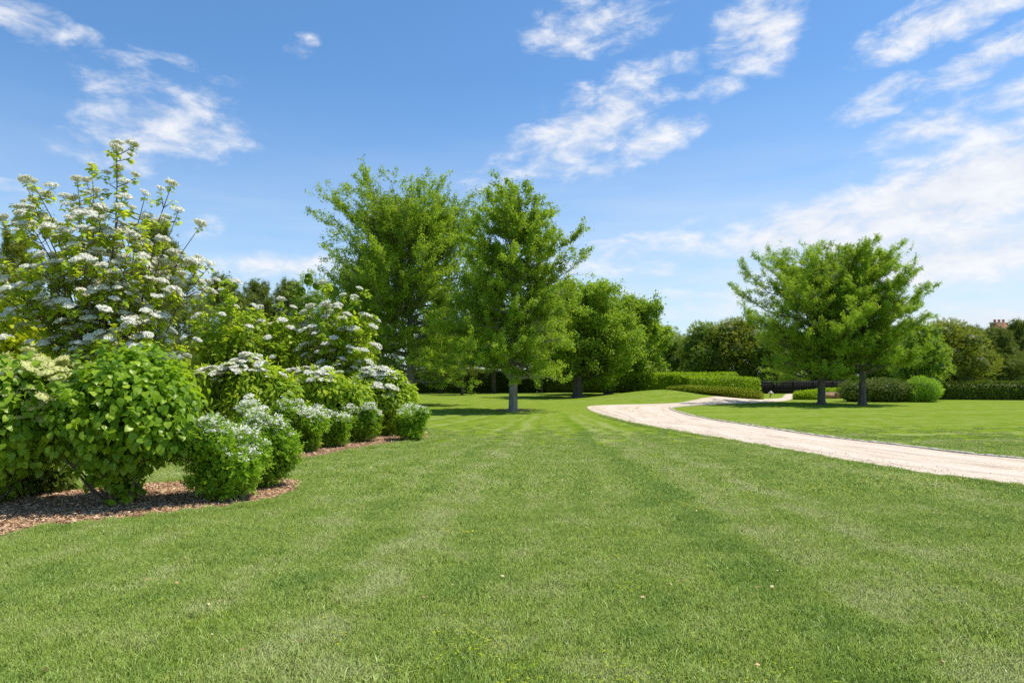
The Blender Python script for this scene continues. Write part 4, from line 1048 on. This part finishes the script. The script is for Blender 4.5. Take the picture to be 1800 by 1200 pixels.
def brick_mat(name, a, b, mortar, scale):
    m, nt, out = new_mat(name); tc = nt.nodes.new('ShaderNodeTexCoord')
    mp = nt.nodes.new('ShaderNodeMapping'); mp.inputs['Rotation'].default_value = (math.pi / 2, 0, 0); nt.links.new(tc.outputs['Object'], mp.inputs[0])
    br = nt.nodes.new('ShaderNodeTexBrick'); br.inputs['Color1'].default_value = (*a, 1); br.inputs['Color2'].default_value = (*b, 1); br.inputs['Mortar'].default_value = (*mortar, 1)
    br.inputs['Scale'].default_value = scale; br.inputs['Mortar Size'].default_value = .012; nt.links.new(mp.outputs[0], br.inputs['Vector'])
    bs = N(nt, 'ShaderNodeBsdfPrincipled', Roughness=.9); nt.links.new(br.outputs[0], bs.inputs['Base Color']); nt.links.new(bs.outputs[0], out.inputs[0]); return m
M['brick'] = brick_mat('weathered_brick', (.40, .19, .11), (.50, .27, .17), (.45, .36, .28), 4.5)
M['brick_red'] = brick_mat('red_brick', (.36, .13, .08), (.44, .18, .12), (.35, .28, .24), 4.5)
M['pot'] = simple_mat('terracotta', (.42, .13, .07), (.55, .19, .11), 8, .8)
M['slate'] = simple_mat('slate_roof', (.05, .055, .06), (.11, .115, .12), 12, .8)
M['cap'] = simple_mat('limestone_cap', (.5, .42, .36), (.62, .55, .48), 8, .8)
dW = 49.2; x0, x1 = xat(1434, dW), xat(1468, dW)
t = thing('brick_wall', 'low weathered brick wall under the hedge behind the wide feathery trunk', 'wall', ((x0 + x1) / 2, dW, 0))
mb = MB(); mb.box((0, 0, .2), (x1 - x0, .22, .42)); mb.build('wall_panel', M['brick'], t)
mb = MB(); mb.box((0, 0, .425), (x1 - x0 + .06, .28, .035)); mb.build('coping', M['cap'], t)
for px in (1471, 1480.5):
    mb = MB(); mb.box((xat(px, dW) - (x0 + x1) / 2, -.03, .22), (.26, .3, .48)); p = mb.build('pillar', M['brick'], t)

M['fence'] = simple_mat('near_black_boards', (.008, .0075, .007), (.02, .018, .016), 5, .8, stretch=(1, 1, .3))  # boards, rails and posts are all coloured near black
dF = 62.; x0, x1 = xat(1326, dF), xat(1500, dF)
t = thing('board_fence', 'near black board fence behind the yellow hydrant', 'fence', ((x0 + x1) / 2, dF, 0))
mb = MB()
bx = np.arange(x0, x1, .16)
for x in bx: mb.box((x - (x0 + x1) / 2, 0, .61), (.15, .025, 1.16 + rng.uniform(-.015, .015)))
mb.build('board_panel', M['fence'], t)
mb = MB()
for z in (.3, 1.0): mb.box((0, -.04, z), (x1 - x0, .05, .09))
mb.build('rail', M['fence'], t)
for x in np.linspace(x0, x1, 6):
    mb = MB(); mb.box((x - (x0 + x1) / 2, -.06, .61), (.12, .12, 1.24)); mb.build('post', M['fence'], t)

dH = 92.
t = thing('brick_house', 'red brick house behind the pines with tall chimneys showing above the trees', 'house', (xat(1765, dH), dH + 4, 0))
zr = zat(585, dH)
mb = MB(); mb.box((1, 0, (zr - 2.6) / 2), (13, 8, zr - 2.6)); mb.build('wall', M['brick_red'], t)
mb = MB(); V = [(-6, -4.4, zr - 2.55), (8, -4.4, zr - 2.55), (8, 4.4, zr - 2.55), (-6, 4.4, zr - 2.55), (-3.5, 0, zr), (5.5, 0, zr)]
mb.add(V, [np.array([[0, 1, 5, 4], [2, 3, 4, 5], [3, 2, 1, 0]]), np.array([[0, 4, 3], [1, 2, 5]])]); roof = mb.build('roof', M['slate'], t)
for (px, ytop, ybase, wpx, pots) in ((1752.5, 562, 569, 24, 3), (1781, 571.5, 577, 16, 2)):
    x = xat(px, dH + 4) - t.location.x; w = wpx / F * (dH + 4); zb = zat(ybase, dH + 4); zt = zat(ytop, dH + 4)
    mb = MB(); mb.box((x, -.4, (zb + zr - 3) / 2), (w, .9, zb - zr + 3)); ch = mb.build('chimney', M['brick_red'], t)
    mb = MB(); mb.box((x, -.4, zb + .075), (w + .25, 1.1, .15)); mb.build('chimney_cap', M['cap'], ch)
    for k in range(pots):
        mb = MB(); lathe(mb, [(.2, 0), (.17, .1), (.15, zt - zb - .3), (.19, zt - zb - .24), (.17, zt - zb - .15)], 14, (x + (k - (pots - 1) / 2) * w / (pots + .25), -.4, zb + .152)); mb.build('chimney_pot', M['pot'], ch)
for k in range(4):
    mb = MB(); mb.box((-3.6 + 3 * k, -4.01, 4.0), (1.1, .06, 1.6)); mb.build('window', M['slate'], t)

# loose pebbles along the near margin of the drive
pb = MB()
k_ = rng.integers(10, 80, 900); side = rng.uniform(0, 1, 900) ** 2 * .9 - .12
Pp = OUT[k_] + unit(INN[k_] - OUT[k_]) * side[:, None] + rng.normal(0, .12, (900, 2))
for p in Pp:
    r_ = rng.uniform(.006, .017); V = unit(rng.normal(size=(6, 3)) * .25 + np.array([[1, 0, 0], [-1, 0, 0], [0, 1, 0], [0, -1, 0], [0, 0, 1], [0, 0, -1.]])) * r_ * [1, 1, .7] + [p[0], p[1], .02 + r_ * .5]
    pb.add(V, [np.array([[0, 2, 4], [2, 1, 4], [1, 3, 4], [3, 0, 4], [2, 0, 5], [1, 2, 5], [3, 1, 5], [0, 3, 5]])], rng.uniform())
tag(pb.build('loose_pebbles', M['stone']), 'loose pale pebbles strewn along the near margin of the drive', 'pebbles', kind='stuff')

cb = MB(); TPL['clover'] = (np.array([[0, 0, 0], [.3, .3, .05], [.28, .7, .04], [0, .8, 0], [-.28, .7, .04], [-.3, .3, .05]]), [np.array([[0, 1, 2, 3], [0, 3, 4, 5]])])
for k in range(60):
    y = rng.uniform(3.0, 12); x = rng.uniform(-.55, .6) * y; c_ = np.array([[x, y]])
    if not clear(c_, .4)[0]: continue
    n = int(rng.integers(10, 40)); R_ = rng.uniform(.08, .28); P = np.column_stack([rng.normal(x, R_, n), rng.normal(y, R_, n), rng.uniform(.03, .052, n)])
    for q in range(3):
        a = np.repeat(rng.uniform(0, 6.28, 1), n) + rng.uniform(0, 6.28, n) * .0 + np.arange(n) + q * 2.094
        add_leaves(cb, P, np.array([0, 0, 1.]) + rng.normal(0, .12, (n, 3)), np.stack([np.cos(a), np.sin(a), 0 * a], 1), rng.uniform(.011, .018, n), 'clover', rng.uniform(.3, 1, n))
tag(cb.build('clover', M['yellowleaf']), 'small patches of light green clover growing through the near lawn', 'clover', kind='stuff')
lb = MB(); n = 260; P = np.column_stack([rng.uniform(-9, 8, n * 3), rng.uniform(3, 16, n * 3)]); P = P[clear(P, .1)][:n]; n = len(P)
add_leaves(lb, np.column_stack([P, rng.uniform(.035, .05, n)]), np.array([0, 0, 1.]) + rng.normal(0, .4, (n, 3)), rng.normal(size=(n, 3)) * [1, 1, .2], rng.uniform(.015, .045, n), 'rhomb', rng.uniform(0, 1, n))
tag(lb.build('fallen_leaves', M['chip']), 'a few dry tan leaves and clippings lying on the near lawn', 'leaf litter', kind='stuff')

# small yellow wildflowers in the lawn
fb = MB()
for (px, py, sx, sy, n) in ((1478, 862, .7, .25, 60), (1600, 848, .9, .4, 80), (1690, 850, .6, .3, 50), (1175, 890, .6, .25, 28), (1290, 878, .4, .2, 20), (815, 942, .35, .05, 24)):
    x, y = gp(px, py); P = np.column_stack([rng.normal(x, sx * .6, n), rng.normal(y, sy * .8, n), np.full(n, .055) + rng.uniform(-.01, .015, n)])
    add_leaves(fb, P, np.array([0, 0, 1.]) + rng.normal(0, .3, (n, 3)), rng.normal(size=(n, 3)) * [1, 1, .1], .018 * rng.uniform(.7, 1.3, n), 'petal', rng.uniform(0, 1, n))
tag(fb.build('yellow_wildflowers', M['yellow']), 'tiny yellow wildflowers scattered in the lawn near the drive', 'wildflowers', kind='stuff')

# ------------------------------------------------------------------ light and sky
SUN_EL, SUN_AZ = rad(66), rad(80)      # azimuth from +Y towards +X
sd = Vector((math.sin(SUN_AZ) * math.cos(SUN_EL), math.cos(SUN_AZ) * math.cos(SUN_EL), math.sin(SUN_EL)))
sl = bpy.data.lights.new('sun', 'SUN'); sl.energy = 5.0; sl.angle = rad(.53); sl.color = (1, .94, .83)
so = bpy.data.objects.new('sun', sl); C.objects.link(so); so.rotation_euler = sd.to_track_quat('Z', 'Y').to_euler(); so.location = (20, 10, 40)

w = bpy.data.worlds.new('World'); scene.world = w; w.use_nodes = True
nt = w.node_tree; nt.nodes.clear()
out = nt.nodes.new('ShaderNodeOutputWorld'); bg = nt.nodes.new('ShaderNodeBackground')
sky = nt.nodes.new('ShaderNodeTexSky'); sky.sky_type = 'NISHITA'; sky.sun_disc = False
sky.sun_elevation = SUN_EL; sky.sun_rotation = SUN_AZ; sky.altitude = 0; sky.air_density = 1.0; sky.dust_density = .4; sky.ozone_density = 2.5
STR = .13
tc = nt.nodes.new('ShaderNodeTexCoord')
sp = nt.nodes.new('ShaderNodeSeparateXYZ'); nt.links.new(tc.outputs['Generated'], sp.inputs[0])
az = math_n(nt, 'ARCTAN2', sp.outputs[0], sp.outputs[1]); el = math_n(nt, 'ARCSINE', sp.outputs[2])
comb = nt.nodes.new('ShaderNodeCombineXYZ'); nt.links.new(az, comb.inputs[0]); nt.links.new(el, comb.inputs[1])
def ae(px, py):
    v = Vector(((px - CX) / F, 1, (HY - py) / F)).normalized()
    return math.atan2(v.x, v.y), math.asin(v.z)
CL = [ # px, py, half width, half height, tilt deg (up to the right), weight
    (30, 25, 90, 40, -8, .9), (150, 65, 40, 18, -10, .6), (215, 130, 70, 45, 10, .75), (300, 230, 130, 60, 12, .95), (215, 262, 100, 40, 0, .7), (360, 125, 90, 14, -10, .5), (530, 82, 30, 18, 20, .5),
    (1040, 220, 150, 52, 24, 1.0), (1150, 250, 70, 30, 20, .95), (1040, 296, 60, 22, 14, .8), (1050, 40, 110, 42, 10, .8), (1340, 50, 80, 62, 30, 1.05), (1280, 145, 70, 22, 14, .75), (900, 300, 90, 26, 10, .6),
    (1680, 20, 160, 42, 14, 1.05), (1740, 105, 110, 36, 18, 1.0), (1790, 160, 60, 30, 14, .9), (1575, 150, 60, 18, 4, .8), (1640, 220, 110, 34, 10, 1.0), (1530, 190, 60, 26, 8, .75),
    (1700, 330, 300, 85, 16, 1.5), (1450, 395, 200, 45, 8, 1.3), (1780, 280, 120, 50, 10, 1.05), (1200, 430, 260, 24, 2, .7), (1260, 385, 60, 16, 8, .6), (1550, 300, 60, 18, 6, .5), (1100, 470, 300, 16, 0, .55), (1700, 440, 300, 60, 4, 1.3),
    (500, 470, 110, 26, 2, .95), (560, 462, 40, 16, 0, .8), (1780, 530, 300, 50, 2, .6), (1250, 530, 300, 30, 0, .5), (330, 405, 60, 30, 10, .45), (0, 330, 90, 20, 0, .5)]
acc = None
for (px, py, hw, hh, tilt, wt) in CL:
    a0, e0 = ae(px, py)
    sc = 1 / (F * (1 + ((px - CX) / F) ** 2))
    mp = nt.nodes.new('ShaderNodeMapping'); mp.vector_type = 'TEXTURE'
    mp.inputs['Location'].default_value = (a0, e0, 0); mp.inputs['Rotation'].default_value = (0, 0, rad(tilt)); mp.inputs['Scale'].default_value = (hw * sc * 1.95, hh * sc * 1.2 * 1.55, 1)
    nt.links.new(comb.outputs[0], mp.inputs[0])
    ln = nt.nodes.new('ShaderNodeVectorMath'); ln.operation = 'LENGTH'; nt.links.new(mp.outputs[0], ln.inputs[0])
    mr = nt.nodes.new('ShaderNodeMapRange'); mr.interpolation_type = 'SMOOTHSTEP'; mr.inputs[1].default_value = 1.0; mr.inputs[2].default_value = .1; mr.inputs[3].default_value = 0; mr.inputs[4].default_value = wt
    nt.links.new(ln.outputs['Value'], mr.inputs[0])
    acc = mr.outputs[0] if acc is None else math_n(nt, 'MAXIMUM', acc, mr.outputs[0])
# cloud texture: breaks up the banks, stretched along their drift
mp = nt.nodes.new('ShaderNodeMapping'); mp.inputs['Rotation'].default_value = (0, 0, rad(-16)); mp.inputs['Scale'].default_value = (1, 2.1, 1)
nt.links.new(comb.outputs[0], mp.inputs[0])
n1 = nt.nodes.new('ShaderNodeTexNoise'); n1.inputs['Scale'].default_value = 16; n1.inputs['Detail'].default_value = 10; n1.inputs['Roughness'].default_value = .62; n1.inputs['Distortion'].default_value = .25
nt.links.new(mp.outputs[0], n1.inputs['Vector'])
n2 = noise(nt, 3.2, 4, .5, mp.outputs[0])
dens = math_n(nt, 'ADD', math_n(nt, 'MULTIPLY', acc, .66), math_n(nt, 'MULTIPLY', math_n(nt, 'SUBTRACT', n1.outputs[0], .5), 2.1))
dens = math_n(nt, 'MULTIPLY', dens, math_n(nt, 'MINIMUM', math_n(nt, 'MULTIPLY', acc, 3.5), 1.0))
cm = nt.nodes.new('ShaderNodeMapRange'); cm.interpolation_type = 'SMOOTHSTEP'; cm.inputs[1].default_value = .10; cm.inputs[2].default_value = 1.0
nt.links.new(dens, cm.inputs[0])
# thin veil toward the horizon
veil = nt.nodes.new('ShaderNodeMapRange'); veil.interpolation_type = 'SMOOTHSTEP'; veil.inputs[1].default_value = .42; veil.inputs[2].default_value = .0; veil.inputs[4].default_value = .74
nt.links.new(el, veil.inputs[0])
mp2 = nt.nodes.new('ShaderNodeMapping'); mp2.inputs['Scale'].default_value = (2.0, 15, 1); nt.links.new(comb.outputs[0], mp2.inputs[0])
vst = nt.nodes.new('ShaderNodeMapRange'); vst.inputs[1].default_value = .3; vst.inputs[2].default_value = .7; vst.inputs[3].default_value = .55; vst.inputs[4].default_value = 1.1
nt.links.new(noise(nt, 1.6, 5, .55, mp2.outputs[0]), vst.inputs[0])
east = nt.nodes.new('ShaderNodeMapRange'); east.interpolation_type = 'SMOOTHSTEP'; east.inputs[1].default_value = -.5; east.inputs[2].default_value = .6; east.inputs[3].default_value = .85; east.inputs[4].default_value = 1.4
nt.links.new(az, east.inputs[0])
vl = math_n(nt, 'MULTIPLY', math_n(nt, 'MULTIPLY', veil.outputs[0], east.outputs[0]), vst.outputs[0], clamp=True)
# grade of the blue
hs = nt.nodes.new('ShaderNodeMix'); hs.data_type = 'RGBA'; hs.blend_type = 'MULTIPLY'; hs.inputs[0].default_value = 1
nt.links.new(sky.outputs[0], hs.inputs[6]); hs.inputs[7].default_value = (.80, 1.14, 1.36, 1)
k = 1 / STR
c1 = mixc(nt, vl, hs.outputs[2], (.80 * k, .87 * k, .95 * k))
shade = ramp(nt, n1.outputs[0], [(.35, (.78 * k, .82 * k, .90 * k, 1)), (.65, (.96 * k, .97 * k, 1.0 * k, 1))])
c2 = mixc(nt, math_n(nt, 'MULTIPLY', cm.outputs[0], .93), c1, shade)
nt.links.new(c2, bg.inputs[0]); bg.inputs[1].default_value = STR; nt.links.new(bg.outputs[0], out.inputs[0])

# ------------------------------------------------------------------ camera
cam = bpy.data.cameras.new('camera'); co = bpy.data.objects.new('camera', cam); C.objects.link(co)
cam.sensor_width = 36; cam.lens = 24; cam.shift_y = (HY - 600) / 1800
co.location = (0, 0, EYE); co.rotation_euler = (math.pi / 2, 0, 0); cam.clip_end = 6000; cam.clip_start = .05
scene.camera = co
scene.view_settings.view_transform = 'Standard'; scene.view_settings.look = 'None'; scene.view_settings.exposure = 0; scene.view_settings.gamma = 1
scene.render.engine = 'CYCLES'
cy = scene.cycles
cy.max_bounces = 6; cy.diffuse_bounces = 3; cy.glossy_bounces = 2; cy.transmission_bounces = 4; cy.transparent_max_bounces = 4
cy.use_denoising = False
